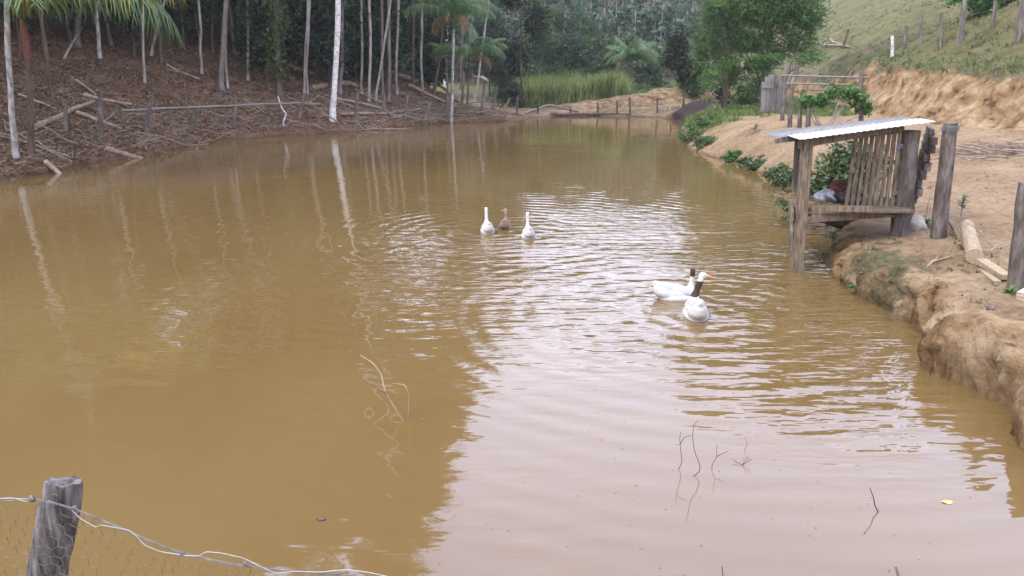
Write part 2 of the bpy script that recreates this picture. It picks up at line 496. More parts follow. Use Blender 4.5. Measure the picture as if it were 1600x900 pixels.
def feather_two_tone(z0=.215, z1=.415):
    m = mat('white_feathers_with_dark_marking', (.40, .385, .36), (.54, .53, .51), 26, .75, .004, 60)
    nt = m.node_tree; N = nt.nodes.new; L = nt.links.new
    bs = nt.nodes[m['bsdf']]
    old = bs.inputs['Base Color'].links[0].from_socket
    tc = N("ShaderNodeTexCoord"); sx = N("ShaderNodeSeparateXYZ"); L(tc.outputs['Object'], sx.inputs[0])
    ns = N("ShaderNodeTexNoise"); ns.inputs['Scale'].default_value = 18; L(tc.outputs['Object'], ns.inputs['Vector'])
    jit = N("ShaderNodeMath"); jit.operation = 'MULTIPLY_ADD'; L(ns.outputs['Fac'], jit.inputs[0]); jit.inputs[1].default_value = .05; L(sx.outputs['Z'], jit.inputs[2])
    a = N("ShaderNodeMath"); a.operation = 'GREATER_THAN'; a.inputs[1].default_value = z0; L(jit.outputs[0], a.inputs[0])
    b = N("ShaderNodeMath"); b.operation = 'LESS_THAN'; b.inputs[1].default_value = z1; L(jit.outputs[0], b.inputs[0])
    c = N("ShaderNodeMath"); c.operation = 'GREATER_THAN'; c.inputs[1].default_value = .10; L(sx.outputs['Y'], c.inputs[0])
    ab = N("ShaderNodeMath"); ab.operation = 'MULTIPLY'; L(a.outputs[0], ab.inputs[0]); L(b.outputs[0], ab.inputs[1])
    abc = N("ShaderNodeMath"); abc.operation = 'MULTIPLY'; L(ab.outputs[0], abc.inputs[0]); L(c.outputs[0], abc.inputs[1])
    mx = N("ShaderNodeMix"); mx.data_type = 'RGBA'; L(abc.outputs[0], mx.inputs[0]); L(old, mx.inputs[6]); mx.inputs[7].default_value = (.032, .018, .014, 1)
    L(mx.outputs[2], bs.inputs['Base Color'])
    return m
M['feather_two'] = feather_two_tone()
M['feather_head'] = feather_two_tone(.375, 9)

def ground_material():
    m = bpy.data.materials.new('ground_earth'); m.use_nodes = True
    nt = m.node_tree; nt.nodes.clear(); N = nt.nodes.new; L = nt.links.new
    out = N("ShaderNodeOutputMaterial"); bs = N("ShaderNodeBsdfPrincipled"); L(bs.outputs[0], out.inputs[0])
    bs.inputs['Roughness'].default_value = .95; bs.inputs['Specular IOR Level'].default_value = .15
    geo = N("ShaderNodeNewGeometry")
    def noise(sc_, det=7, rough=.62, vec=None):
        n = N("ShaderNodeTexNoise"); n.inputs['Scale'].default_value = sc_; n.inputs['Detail'].default_value = det; n.inputs['Roughness'].default_value = rough
        L(vec or geo.outputs['Position'], n.inputs['Vector']); return n.outputs['Fac']
    def ramp(f, stops):
        r = N("ShaderNodeValToRGB"); e = r.color_ramp.elements
        e[0].position, e[0].color = stops[0][0], (*stops[0][1], 1)
        e[1].position, e[1].color = stops[-1][0], (*stops[-1][1], 1)
        for p, c in stops[1:-1]:
            x = e.new(p); x.color = (*c, 1)
        L(f, r.inputs[0]); return r.outputs[0]
    def mixc(f, a, b):
        x = N("ShaderNodeMix"); x.data_type = 'RGBA'; L(f, x.inputs[0]); L(a, x.inputs[6]); L(b, x.inputs[7]); return x.outputs[2]
    nb = noise(.9); nf = noise(9.0); nm = noise(2.6)
    add = N("ShaderNodeMath"); add.operation = 'ADD'; L(nb, add.inputs[0]); L(nf, add.inputs[1])
    hv = N("ShaderNodeMath"); hv.operation = 'MULTIPLY'; L(add.outputs[0], hv.inputs[0]); hv.inputs[1].default_value = .5
    sand = ramp(hv.outputs[0], [(.36, (.165, .103, .055)), (.48, (.255, .175, .105)), (.62, (.33, .245, .155))])
    litter = ramp(hv.outputs[0], [(.38, (.065, .037, .024)), (.5, (.125, .074, .047)), (.64, (.20, .13, .082))])
    grass = ramp(hv.outputs[0], [(.36, (.05, .052, .020)), (.5, (.10, .096, .038)), (.64, (.165, .135, .068))])
    mpz = N("ShaderNodeMapping"); mpz.inputs['Scale'].default_value = (1.3, 1.3, 1.5); L(geo.outputs['Position'], mpz.inputs['Vector'])
    nc = noise(1.6, 8, .65, mpz.outputs[0])
    clay = ramp(nc, [(.35, (.085, .048, .023)), (.42, (.20, .122, .060)), (.52, (.29, .195, .108)), (.66, (.41, .315, .205))])
    moss = ramp(nf, [(.4, (.085, .078, .036)), (.65, (.17, .14, .085))])
    at = N("ShaderNodeAttribute"); at.attribute_name = 'mask'
    sp = N("ShaderNodeSeparateColor"); L(at.outputs['Color'], sp.inputs[0])
    def jm(s, amt=.9):
        a = N("ShaderNodeMath"); a.operation = 'MULTIPLY_ADD'; L(nm, a.inputs[0]); a.inputs[1].default_value = amt; a.inputs[2].default_value = -amt * .5
        b = N("ShaderNodeMath"); b.operation = 'ADD'; L(s, b.inputs[0]); L(a.outputs[0], b.inputs[1])
        c = N("ShaderNodeMapRange"); c.interpolation_type = 'SMOOTHSTEP'; c.inputs['From Min'].default_value = .35; c.inputs['From Max'].default_value = .65
        L(b.outputs[0], c.inputs['Value']); return c.outputs[0]
    col = mixc(jm(sp.outputs[2], .7), sand, clay)
    col = mixc(jm(sp.outputs[1], 1.1), col, grass)
    at2 = N("ShaderNodeAttribute"); at2.attribute_name = 'mask2'
    sp2 = N("ShaderNodeSeparateColor"); L(at2.outputs['Color'], sp2.inputs[0])
    col = mixc(jm(sp2.outputs[0], 1.3), col, moss)
    col = mixc(jm(sp.outputs[0], .6), col, litter)
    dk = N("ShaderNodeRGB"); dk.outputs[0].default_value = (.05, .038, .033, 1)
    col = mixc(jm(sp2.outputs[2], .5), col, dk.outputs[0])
    # a wet, darker band where the earth meets the water
    wet = N("ShaderNodeMix"); wet.data_type = 'RGBA'; wet.blend_type = 'MULTIPLY'
    L(sp2.outputs[1], wet.inputs[0]); L(col, wet.inputs[6]); wet.inputs[7].default_value = (.55, .5, .45, 1)
    L(wet.outputs[2], bs.inputs['Base Color'])
    b1 = N("ShaderNodeBump"); b1.inputs['Distance'].default_value = .09; L(noise(7, 8, .7), b1.inputs['Height'])
    b2 = N("ShaderNodeBump"); b2.inputs['Distance'].default_value = .02; L(noise(45, 4), b2.inputs['Height']); L(b1.outputs[0], b2.inputs['Normal'])
    L(b2.outputs[0], bs.inputs['Normal'])
    return m

# ------------------------------------------------------------------ ground sheet
Z, SD, SL, SR, CW, LEFT = FIELDS
# real relief of the steep faces: push them in and out along their normal
gsy, gsx = np.gradient(SD, gy, gx); gn = np.sqrt(gsx ** 2 + gsy ** 2) + 1e-6
face = sst(-.06, .02, SD) * (1 - sst(.38, .7, SD)) * sst(3, 4, X) * (1 - sst(13, 18, Y))
amt = .10 * fbm(X * 1.2 + Y * 4.2, Z * 7, 4, 201) + .085 * np.abs(fbm(Y * 10 + X * 7, Z * 15, 3, 207)) + .03 * fbm(Y * 24 + X * 17, Z * 36, 2, 209) + .07 * (1 - sst(0, .28, Z))
PX = X + face * amt * gsx / gn; PY = Y + face * amt * gsy / gn
gry, grx = np.gradient(SR, gy, gx); gn = np.sqrt(grx ** 2 + gry ** 2) + 1e-6
face2 = sst(-.2, .15, SR / CW) * (1 - sst(.9, 1.3, SR / CW)) * (X < 29) * sst(5, 8, Y)
amt = .42 * fbm(X * .7 + Y * 1.1, Z * 1.3, 4, 211) + .15 * fbm(Y * 3.4 + X * 2, Z * 3.5, 3, 217)
PX = PX + face2 * amt * grx / gn; PY = PY + face2 * amt * gry / gn
PZ = Z + face2 * .12 * fbm(X * 3, Y * 3, 3, 221)
nx, ny = len(gx), len(gy)
ii = np.arange(nx * ny).reshape(ny, nx)
quads = np.stack([ii[:-1, :-1].ravel(), ii[:-1, 1:].ravel(), ii[1:, 1:].ravel(), ii[1:, :-1].ravel()], 1)
gm = MB().add(np.stack([PX.ravel(), PY.ravel(), PZ.ravel()], 1), quads)
ground = gm.build('ground', ground_material(), smooth=True)
tag(ground, kind='structure')
hillm = sst(.35, 1.3, SR / CW)
gr_m = np.maximum(hillm * .95, sst(62, 70, Y) * .9 * (1 - LEFT))
gr_m = np.maximum(gr_m, .62 * (1 - sst(2, 5, np.abs(X - 16.5 - (Y - 40) * .3))) * sst(33, 38, Y) * (SR < 0))
gr_m = np.maximum(gr_m, .5 * sst(.2, .8, SD) * (1 - sst(2, 4, SD)) * sst(27, 33, Y) * (X > 6) * (SR < 0))
lit = np.maximum(LEFT * sst(-.4, -.1, SD), .0)
farw = sst(95, 101, Y)
slope_clay = (sst(-.4, .15, SR / CW) * (1 - sst(.75, 1.25, SR / CW))) * .85
bank_clay = (SD > -.3) * (1 - sst(.2, .75, SD + .25 * vnoise(X * 3, Y * 3, 6))) * sst(3, 4, X) * (1 - sst(20, 26, Y)) * .95
heap = sst(53.5, 54.5, Y) * (1 - sst(61, 63, Y)) * sst(2, 4, X) * (1 - sst(17, 18.5, X)) * .95
mask = np.zeros((ny * nx, 4), np.float32); mask[:, 3] = 1
mask[:, 0] = lit.ravel(); mask[:, 1] = gr_m.ravel(); mask[:, 2] = np.maximum(np.maximum(slope_clay, bank_clay), heap).ravel()
a = ground.data.attributes.new('mask', 'FLOAT_COLOR', 'POINT'); a.data.foreach_set('color', mask.ravel())
mask2 = np.zeros((ny * nx, 4), np.float32); mask2[:, 3] = 1
mask2[:, 0] = (np.exp(-((X - 5.1) / .7) ** 2 - ((Y - 10.2) / 1.3) ** 2) * .75 + .35 * np.exp(-((X - 5.9) / .8) ** 2 - ((Y - 7.2) / 1.6) ** 2)
               + .85 * sst(.50, .95, SR / CW + .5 * vnoise(X * .5, Y * .5, 8)) * (1 - sst(1.3, 1.8, SR / CW))
               + .35 * sst(.0, .3, SD) * (1 - sst(.5, 1.2, SD)) * sst(20, 28, Y) * (1 - sst(34, 40, Y))).ravel()
mask2[:, 1] = ((1 - sst(.035, .11, PZ + .03 * vnoise(X * 3, Y * 3, 5))) * (SD > -.5)).ravel()
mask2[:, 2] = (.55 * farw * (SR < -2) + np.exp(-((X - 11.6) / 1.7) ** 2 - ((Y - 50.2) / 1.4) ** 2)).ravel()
a = ground.data.attributes.new('mask2', 'FLOAT_COLOR', 'POINT'); a.data.foreach_set('color', mask2.ravel())

# ------------------------------------------------------------------ water
GOOSE_SPOTS = [on_z(762, 362), on_z(789, 359), on_z(826, 370), on_z(1058, 466), on_z(1087, 493)]
def water_material():
    m = bpy.data.materials.new('muddy_water'); m.use_nodes = True
    nt = m.node_tree; nt.nodes.clear(); N = nt.nodes.new; L = nt.links.new
    out = N("ShaderNodeOutputMaterial"); bs = N("ShaderNodeBsdfPrincipled"); L(bs.outputs[0], out.inputs[0])
    bs.inputs['Roughness'].default_value = .03; bs.inputs['IOR'].default_value = 1.66; bs.inputs['Specular Tint'].default_value = (.62, .68, 1, 1)
    geo = N("ShaderNodeNewGeometry"); pos = geo.outputs['Position']
    sx = N("ShaderNodeSeparateXYZ"); L(pos, sx.inputs[0])
    def math_(op, a, b=None, c=None):
        n = N("ShaderNodeMath"); n.operation = op
        for i, q in enumerate((a, b, c)):
            if q is None: continue
            if isinstance(q, (int, float)): n.inputs[i].default_value = q
            else: L(q, n.inputs[i])
        return n.outputs[0]
    def mapped(scale, rot=0):
        mp = N("ShaderNodeMapping"); mp.inputs['Scale'].default_value = scale; mp.inputs['Rotation'].default_value = (0, 0, rot)
        L(pos, mp.inputs['Vector']); return mp.outputs[0]
    def noise(vec, sc_, det=3, rough=.5, dist=0):
        n = N("ShaderNodeTexNoise"); n.inputs['Scale'].default_value = sc_; n.inputs['Detail'].default_value = det
        n.inputs['Roughness'].default_value = rough; n.inputs['Distortion'].default_value = dist; L(vec, n.inputs['Vector']); return n.outputs['Fac']
    def smap(v, a, b, c=0, d=1):
        n = N("ShaderNodeMapRange"); n.interpolation_type = 'SMOOTHSTEP'
        for k, q in zip(('From Min', 'From Max', 'To Min', 'To Max'), (a, b, c, d)): n.inputs[k].default_value = q
        L(v, n.inputs['Value']); return n.outputs[0]
    # silt: slow colour change over the pond
    cr = N("ShaderNodeValToRGB"); e = cr.color_ramp.elements
    e[0].position = .35; e[0].color = (.126, .079, .028, 1); e[1].position = .68; e[1].color = (.145, .095, .036, 1)
    L(noise(mapped((1, .5, 1)), .35, 4), cr.inputs[0]); L(cr.outputs[0], bs.inputs['Base Color'])
    # where the surface is stirred
    def dist(c):
        d = N("ShaderNodeVectorMath"); d.operation = 'DISTANCE'; L(pos, d.inputs[0]); d.inputs[1].default_value = (float(c[0]), float(c[1]), 0); return d.outputs['Value']
    d_mid = dist((3.0, 12.0)); stir = smap(d_mid, 2.6, 7.0, 1, 0)
    d_r = dist((3.4, 6.6)); stir2 = smap(d_r, .8, 2.6, .55, 0)
    amp = math_('ADD', math_('MAXIMUM', stir, stir2), .10)
    patch = smap(noise(mapped((.7, .7, 1)), .5, 2), .35, .62, .45, 1.2)
    amp = math_('MULTIPLY', amp, patch)
    # wind ripples: stretched noise, two directions
    r1 = noise(mapped((.75, 2.6, 1), .14), 1.35, 2.5, .5, .3)
    r2 = noise(mapped((1.2, 3.6, 1), -.30), 2.1, 2, .5, .2)
    wind = math_('MULTIPLY', math_('ADD', r1, math_('MULTIPLY', r2, .55)), math_('MULTIPLY', amp, .040))
    h = wind
    warp = noise(mapped((1, 1, 1)), .8, 2)
    for c, lam, rad, A in ((GOOSE_SPOTS[0], .33, 3.2, .0030), (GOOSE_SPOTS[2], .36, 4.5, .0026), (GOOSE_SPOTS[4], .34, 3.6, .0040), (GOOSE_SPOTS[3], .29, 2.2, .0024), ((-1.75, 6.45, 0), .20, .7, .0010)):
        r = dist(c)
        ph = math_('MULTIPLY_ADD', r, 2 * math.pi / lam, math_('MULTIPLY', warp, 3.2))
        env = math_('MULTIPLY', math_('EXPONENT', math_('MULTIPLY', r, -1.0 / rad)), A)
        h = math_('ADD', h, math_('MULTIPLY', math_('SINE', ph), env))
    # gentle swell everywhere: breaks straight reflections into streaks
    fine = math_('MULTIPLY', noise(mapped((.55, 2.2, 1), .2), 2.2, 2, .5, .2), .0024)
    swell = math_('MULTIPLY', noise(mapped((.5, 1.0, 1), .3), .55, 2), .010)
    h = math_('ADD', math_('ADD', h, fine), swell)
    bp = N("ShaderNodeBump"); bp.inputs['Strength'].default_value = 1; bp.inputs['Distance'].default_value = 1.0
    L(h, bp.inputs['Height']); L(bp.outputs[0], bs.inputs['Normal'])
    return m
wm = MB()
wx_, wy_ = np.linspace(-26, 20, 24), np.linspace(1.5, 56, 28)
WX, WY = np.meshgrid(wx_, wy_); wi = np.arange(WX.size).reshape(WX.shape)
wm.add(np.stack([WX.ravel(), WY.ravel(), np.zeros(WX.size)], 1), np.stack([wi[:-1, :-1].ravel(), wi[:-1, 1:].ravel(), wi[1:, 1:].ravel(), wi[1:, :-1].ravel()], 1))
water = wm.build('water', water_material(), smooth=True)
tag(water, kind='structure')

# ------------------------------------------------------------------ foliage builders
def leaves(mb, centres, size, aspect=.5, droop=0.0, tone=None, rg=None, up=.35):
    """one small folded leaf per centre"""
    rg = rg or rng
    n = len(centres)
    d = rg.standard_normal((n, 3)); d[:, 2] = d[:, 2] * .6 - droop
    d /= np.linalg.norm(d, axis=1)[:, None]
    q = rg.standard_normal((n, 3)) + np.array([0, 0, up]) * 2
    s = np.cross(d, q); s /= np.linalg.norm(s, axis=1)[:, None]
    L_ = (size * rg.uniform(.6, 1.35, n))[:, None]
    w = L_ * aspect
    V = np.stack([centres - d * L_ * .5, centres + s * w * .5 + d * L_ * .05, centres + d * L_ * .5, centres - s * w * .5 + d * L_ * .05], 1).reshape(-1, 3)
    f = np.arange(n * 4).reshape(n, 4)
    mb.add(V, f, rg.uniform(0, 1, n) if tone is None else tone)

def cloud_pts(blobs, n_clump, per, clump_r, rg, shell=.55):
    """leaf positions: clumps spread through ellipsoids (cx,cy,cz,rx,ry,rz), denser to the outside"""
    vol = np.array([b[3] * b[4] * b[5] for b in blobs]) ** .67
    k = rg.choice(len(blobs), n_clump, p=vol / vol.sum())
    B = np.array(blobs, float)[k]
    d = rg.standard_normal((n_clump, 3)); d /= np.linalg.norm(d, axis=1)[:, None]
    r = rg.uniform(shell ** 2, 1, n_clump) ** .5 * rg.uniform(.8, 1.12, n_clump)
    c = B[:, :3] + d * r[:, None] * B[:, 3:]
    ctone = rg.uniform(0, 1, n_clump)
    cs = clump_r * rg.uniform(.5, 1.4, n_clump)
    off = rg.standard_normal((n_clump, per, 3)) * cs[:, None, None] * np.array([.62, .62, .38])
    P = (c[:, None, :] + off).reshape(-1, 3)
    T = np.clip(np.repeat(ctone, per) * .6 + rg.uniform(0, .4, n_clump * per), 0, 1)
    return P, T, c

def crown_mesh(name, seed, blobs, n_clump, per, clump_r, leaf, aspect=.5, droop=.1, shell=.5, m=None):
    rg = np.random.default_rng(seed)
    mb = MB()
    P, T, c = cloud_pts(blobs, n_clump, per, clump_r, rg, shell)
    leaves(mb, P, leaf, aspect, droop, T, rg)
    me = mb.mesh(name)
    me.materials.append(m)
    return me

def tall_blobs(seed, R=2.6, H=9.0, n=9):
    rg = np.random.default_rng(seed)
    out = []
    for i in range(n):
        t = (i + .5) / n
        rr = R * (math.sin(math.pi * min(1, t * .9 + .12)) ** .6) * rg.uniform(.45, .75)
        a = rg.uniform(0, 6.28); off = R * .5 * rg.uniform(.2, 1)
        out.append((off * math.cos(a), off * math.sin(a), t * H, rr, rr, rr * rg.uniform(.6, .9)))
    return out

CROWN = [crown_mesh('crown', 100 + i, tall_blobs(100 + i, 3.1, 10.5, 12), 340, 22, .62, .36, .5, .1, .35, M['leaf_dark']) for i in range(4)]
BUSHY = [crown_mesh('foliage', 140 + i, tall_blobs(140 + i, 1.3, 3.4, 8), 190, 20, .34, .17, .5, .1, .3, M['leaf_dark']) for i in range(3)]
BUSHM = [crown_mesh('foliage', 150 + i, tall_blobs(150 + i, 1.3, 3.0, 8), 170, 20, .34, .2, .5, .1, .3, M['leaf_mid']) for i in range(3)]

def obj_of(name, me, parent, loc=(0, 0, 0), scale=(1, 1, 1), rz=0, m=None):
    o = bpy.data.objects.new(name, me)
    o.location = tuple(float(q) for q in loc); o.scale = scale; o.rotation_euler = (0, 0, rz)
    if m is not None:
        o.material_slots[0].link = 'OBJECT'; o.material_slots[0].material = m
    return link(o, parent)

def trunk_mb(base_r, H, lean, seed, limbs=5, crown_z=.55, sides=9, wig=.05, spread=1.6, top_r=.3):
    """trunk in local coordinates from z=-0.4 to H, with limbs reaching into the crown"""
    rg = np.random.default_rng(seed)
    mb = MB()
    n = 16
    t = np.linspace(0, 1, n) ** 1.5
    path = np.stack([lean[0] * t * H, lean[1] * t * H, t * H], 1)
    wv = np.cumsum(rg.standard_normal((n, 2)), 0) * wig * H / n * .5
    path[:, :2] += wv - wv[0]
    path[0, 2] = -.4
    rad = base_r * (1 - (1 - top_r) * t); rad *= 1 + .55 * np.exp(-np.maximum(path[:, 2] + .1, 0) / .28)
    tube(mb, path, rad, sides, .05, rg=rg)
    for i in range(limbs):
        k = int(rg.integers(int(n * (crown_z + .12)), n - 1))
        p = path[k]; a = rg.uniform(0, 6.28); Lm = spread * rg.uniform(.6, 1.2)
        q = p + np.array([math.cos(a) * Lm, math.sin(a) * Lm, Lm * rg.uniform(.5, 1.3)])
        tube(mb, wiggle(p, q, 6, .25, rg), np.linspace(rad[k] * .55, rad[k] * .12, 6), 5, rg=rg)
    return mb, path

def tree(name, label, base, H, r, lean=(0, 0), bark='bark_grey', crown=None, crown_z=None, cs=1.0, seed=0, cat='tree', group=None, limbs=5, wig=.05, leafm=None, top_r=.3, cname='crown'):
    e = empty(name, base, label, cat, group)
    mb, path = trunk_mb(r, H, lean, seed, limbs, wig=wig, top_r=top_r)
    mb.build('trunk', M[bark], e, True)
    if crown is not None:
        cz = H * .62 if crown_z is None else crown_z
        k = int(np.argmin(np.abs(path[:, 2] - cz)))
        sc_ = cs if isinstance(cs, tuple) else (cs, cs, cs)
        obj_of(cname, crown, e, (path[k][0], path[k][1], cz), sc_, (seed * 1.7) % 6.28, leafm)
    return e

def lean_from(base, u, v):
    """lean that carries a trunk from its foot through a photo pixel at the same distance"""
    p = at_y(u, v, base[1])
    dz = p[2] - base[2]
    return ((p[0] - base[0]) / dz, 0.0)

# ------------------------------------------------------------------ left forest: the trunks one can tell apart
NAMED = [
    # u0 v0 u1 v1 width bark height crown label
    (24, 246, 13, 0, 13, 'bark_pale', 13, 1, 'mottled pale grey trunk standing at the water edge beside the brown palm trunk'),
    (84, 152, 66, 0, 9, 'bark_brown', 16, 1, 'brown leaning trunk behind the drooping palm fronds'),
    (122, 72, 123, 10, 13, 'bark_grey', 15, 1, 'thick grey brown trunk high on the slope behind the palm fronds'),
    (156, 90, 154, 40, 8, 'bark_pale', 17, 1, 'short visible pale trunk half hidden by the hanging palm frond'),
    (226, 128, 222, 0, 5, 'bark_thin', 19, 1, 'very thin straight pale trunk just past the tip of the palm frond'),
    (234, 86, 257, 0, 5, 'bark_thin', 18, 1, 'slim trunk tilting sharply beside the very thin straight trunk'),
    (253, 96, 249, 20, 6, 'bark_brown', 17, 1, 'slim dark trunk just behind the sharply tilting trunk'),
    (315, 115, 313, 10, 5, 'bark_thin', 20, 1, 'thin pale trunk left of the stout smooth grey trunk'),
    (346, 140, 355, 0, 12, 'bark_grey', 24, 1, 'stout smooth grey trunk with a gentle bend above the leaf litter'),
    (356, 137, 358, 0, 5, 'bark_thin', 20, 1, 'thin grey trunk pressed close behind the stout bent trunk'),
    (387, 125, 384, 0, 5, 'bark_thin', 21, 1, 'thin pale trunk on the slope right of the stout grey trunk'),
    (414, 112, 418, 0, 6, 'bark_grey', 21, 1, 'grey trunk just left of the vine covered trunk'),
    (474, 145, 479, 0, 5, 'bark_thin', 22, 1, 'left one of two thin pale trunks growing close together'),
    (480, 146, 486, 0, 4, 'bark_thin', 20, 1, 'right one of two thin pale trunks growing close together'),
    (519, 189, 530, 0, 13, 'bark_white', 27, 1, 'tall bright white barked trunk at the water edge'),
    (531, 146, 537, 0, 10, 'bark_grey', 25, 1, 'grey trunk right behind the tall white one'),
    (566, 146, 567, 0, 5, 'bark_thin', 23, 1, 'thin grey trunk under the dark overhanging foliage nearest the white trunk'),
    (575, 158, 574, 0, 6, 'bark_thin', 22, 1, 'pale trunk second from the white one beneath dark foliage'),
    (587, 158, 600, 60, 5, 'bark_thin', 20, 1, 'thin leaning trunk crossing in front of the grey pair'),
    (597, 150, 598, 0, 7, 'bark_grey', 24, 1, 'left trunk of the close grey pair under dark leaves'),
    (606, 160, 606, 0, 8, 'bark_grey', 25, 1, 'right and thicker trunk of the close grey pair under dark leaves'),
    (621, 148, 622, 0, 5, 'bark_thin', 22, 1, 'thin pale trunk right of the close grey pair'),
    (660, 148, 663, 0, 5, 'bark_thin', 20, 1, 'thin grey brown trunk halfway between the grey pair and the slim palm'),
    (677, 150, 690, 0, 5, 'bark_brown', 19, 1, 'thin brown trunk leaning towards the slim palm'),
    (695, 138, 697, 0, 5, 'bark_white', 22, 1, 'thin whitish trunk just behind the slim palm'),
    (741, 160, 764, 0, 4, 'bark_white', 15, 1, 'very thin white trunk leaning right beside the slim palm'),
    (300, 62, 296, 0, 8, 'bark_brown', 20, 1, 'dark trunk high in the shade above the leaf litter'),
    (333, 82, 331, 0, 5, 'bark_brown', 20, 1, 'thin dark trunk high in the shade left of the stout grey one'),
    (372, 84, 371, 0, 5, 'bark_thin', 21, 1, 'thin trunk in deep shade right of the stout grey one'),
    (647, 140, 648, 0, 6, 'bark_brown', 20, 1, 'dark slim trunk behind the brush right of the grey pair'),
    (720, 140, 722, 40, 5, 'bark_brown', 17, 1, 'dark thin trunk between the slim palm and the leaning white trunk'),
]
for i, (u0, v0, u1, v1, w, bark, H, cr, lab) in enumerate(NAMED):
    b = G(u0, v0)
    r = .5 * w * b[1] / F * (.68 if w > 6 else .8)
    if u0 < 640: H *= 1.22
    tree('forest_tree', lab, b, H, r, lean_from(b, u1, v1), bark, CROWN[i % 4], H * .58, (.95, .95, .1 * (H * .04 + .55) * 10 * .1 * 10 / 1.0 if False else .95), seed=300 + i, wig=.05, top_r=.45)

# vine-covered tree
b = G(436, 150)
e = tree('vine_covered_tree', 'trunk wrapped in hanging bright green climbing leaves', b, 20, .16, lean_from(b, 431, 0), 'bark_brown', CROWN[1], 12, .95, seed=391, wig=.03)
rgv = np.random.default_rng(5)
vb = MB()
ph = rgv.uniform(0, 1, 2600)
pz = .9 + 9 * ph
lx = (e.children[0].data.vertices[0].co.x * 0)
ln = lean_from(b, 431, 0)
P = np.stack([ln[0] * pz + rgv.normal(0, .30, 2600) + .25 * np.sin(pz * 2.1), rgv.normal(0, .30, 2600) - .1, pz], 1)
leaves(vb, P, .17, .6, .5, None, rgv)
vb.build('climber', M['leaf_mid'], e)

# background trees and understory, one of many
gl = 'forest trees crowding the shaded left slope'
k = 0
tries = 0
rgb = np.random.default_rng(12)
placed = []
while k < 125 and tries < 16000:
    tries += 1
    x, y = rgb.uniform(-52, 4), rgb.uniform(6, 80)
    z, sd, S, s_r, cw, lf = [float(np.asarray(q).ravel()[0]) for q in terrain(np.array([x]), np.array([y]), True)]
    if not (10.5 < sd < 27 and S > .12): continue
    if min([9] + [math.hypot(x - a, y - c) for a, c in placed]) < 2.7: continue
    u = 800 + F * x / y
    if u < -1300 or u > 790: continue
    placed.append((x, y))
    H = rgb.uniform(17, 25) if y > 30 else rgb.uniform(15, 21)
    if 150 < u < 640: H = rgb.uniform(26, 32)
    if u > 700: H *= .72
    tree('forest_tree', 'tall slender tree among many in the dark wood on the left slope', (x, y, z), H, rgb.uniform(.06, .13), (rgb.uniform(-.05, .05), 0),
         ['bark_brown', 'bark_brown', 'bark_grey'][k % 3], CROWN[k % 4], H * (.5 if k % 3 == 0 else .26), (1.15, 1.15, H / 22 if k % 3 == 0 else H * .7 / 10.5), seed=500 + k, group=gl, limbs=3, wig=.04)
    k += 1
# understory: leafy young trees between the trunks
gu = 'leafy young trees under the wood'
k = 0; tries = 0; placed2 = []
while k < 75 and tries < 9000:
    tries += 1
    x, y = rgb.uniform(-40, 4), rgb.uniform(14, 78)
    z, sd, S, s_r, cw, lf = [float(np.asarray(q).ravel()[0]) for q in terrain(np.array([x]), np.array([y]), True)]
    u = 800 + F * x / y
    lo = 9.0 if u < 420 else 5.0
    if not (lo < sd < 24 and S > .1): continue
    if min([9] + [math.hypot(x - a, y - c) for a, c in placed2]) < 2.6: continue
    if u < -60 or u > 850: continue
    placed2.append((x, y))
    s = rgb.uniform(1.1, 1.9)
    H = 3.6 * s
    e = tree('young_tree', 'small dark leafy tree filling the shade between the trunks', (x, y, z), H, .05 * s, (rgb.uniform(-.08, .08), 0),
             'bark_brown', BUSHY[k % 3], H * .28 if u < 420 else H * .2, (s, s, s), seed=700 + k, group=gu, limbs=3, cname='crown')
    k += 1

def foliage_thing(name, label, loc, blobs, n, per, cr_, leaf, m, cat, group=None, seed=0, aspect=.5, droop=.1, shell=.4, stems=6, stem_r=.02, bark='bark_brown'):
    rg = np.random.default_rng(seed)
    e = empty(name, loc, label, cat, group)
    mb = MB(); P, T, c = cloud_pts(blobs, n, per, cr_, rg, shell)
    leaves(mb, P, leaf, aspect, droop, T, rg)
    mb.build('foliage', M[m], e)
    if stems:
        sb = MB()
        for q in c[rg.choice(len(c), min(stems, len(c)), False)]:
            tube(sb, wiggle((rg.normal(0, .05), rg.normal(0, .05), -.1), q, 7, .18, rg), np.linspace(stem_r, stem_r * .3, 7), 5, rg=rg)
        sb.build('stem', M[bark], e, True)
    return e

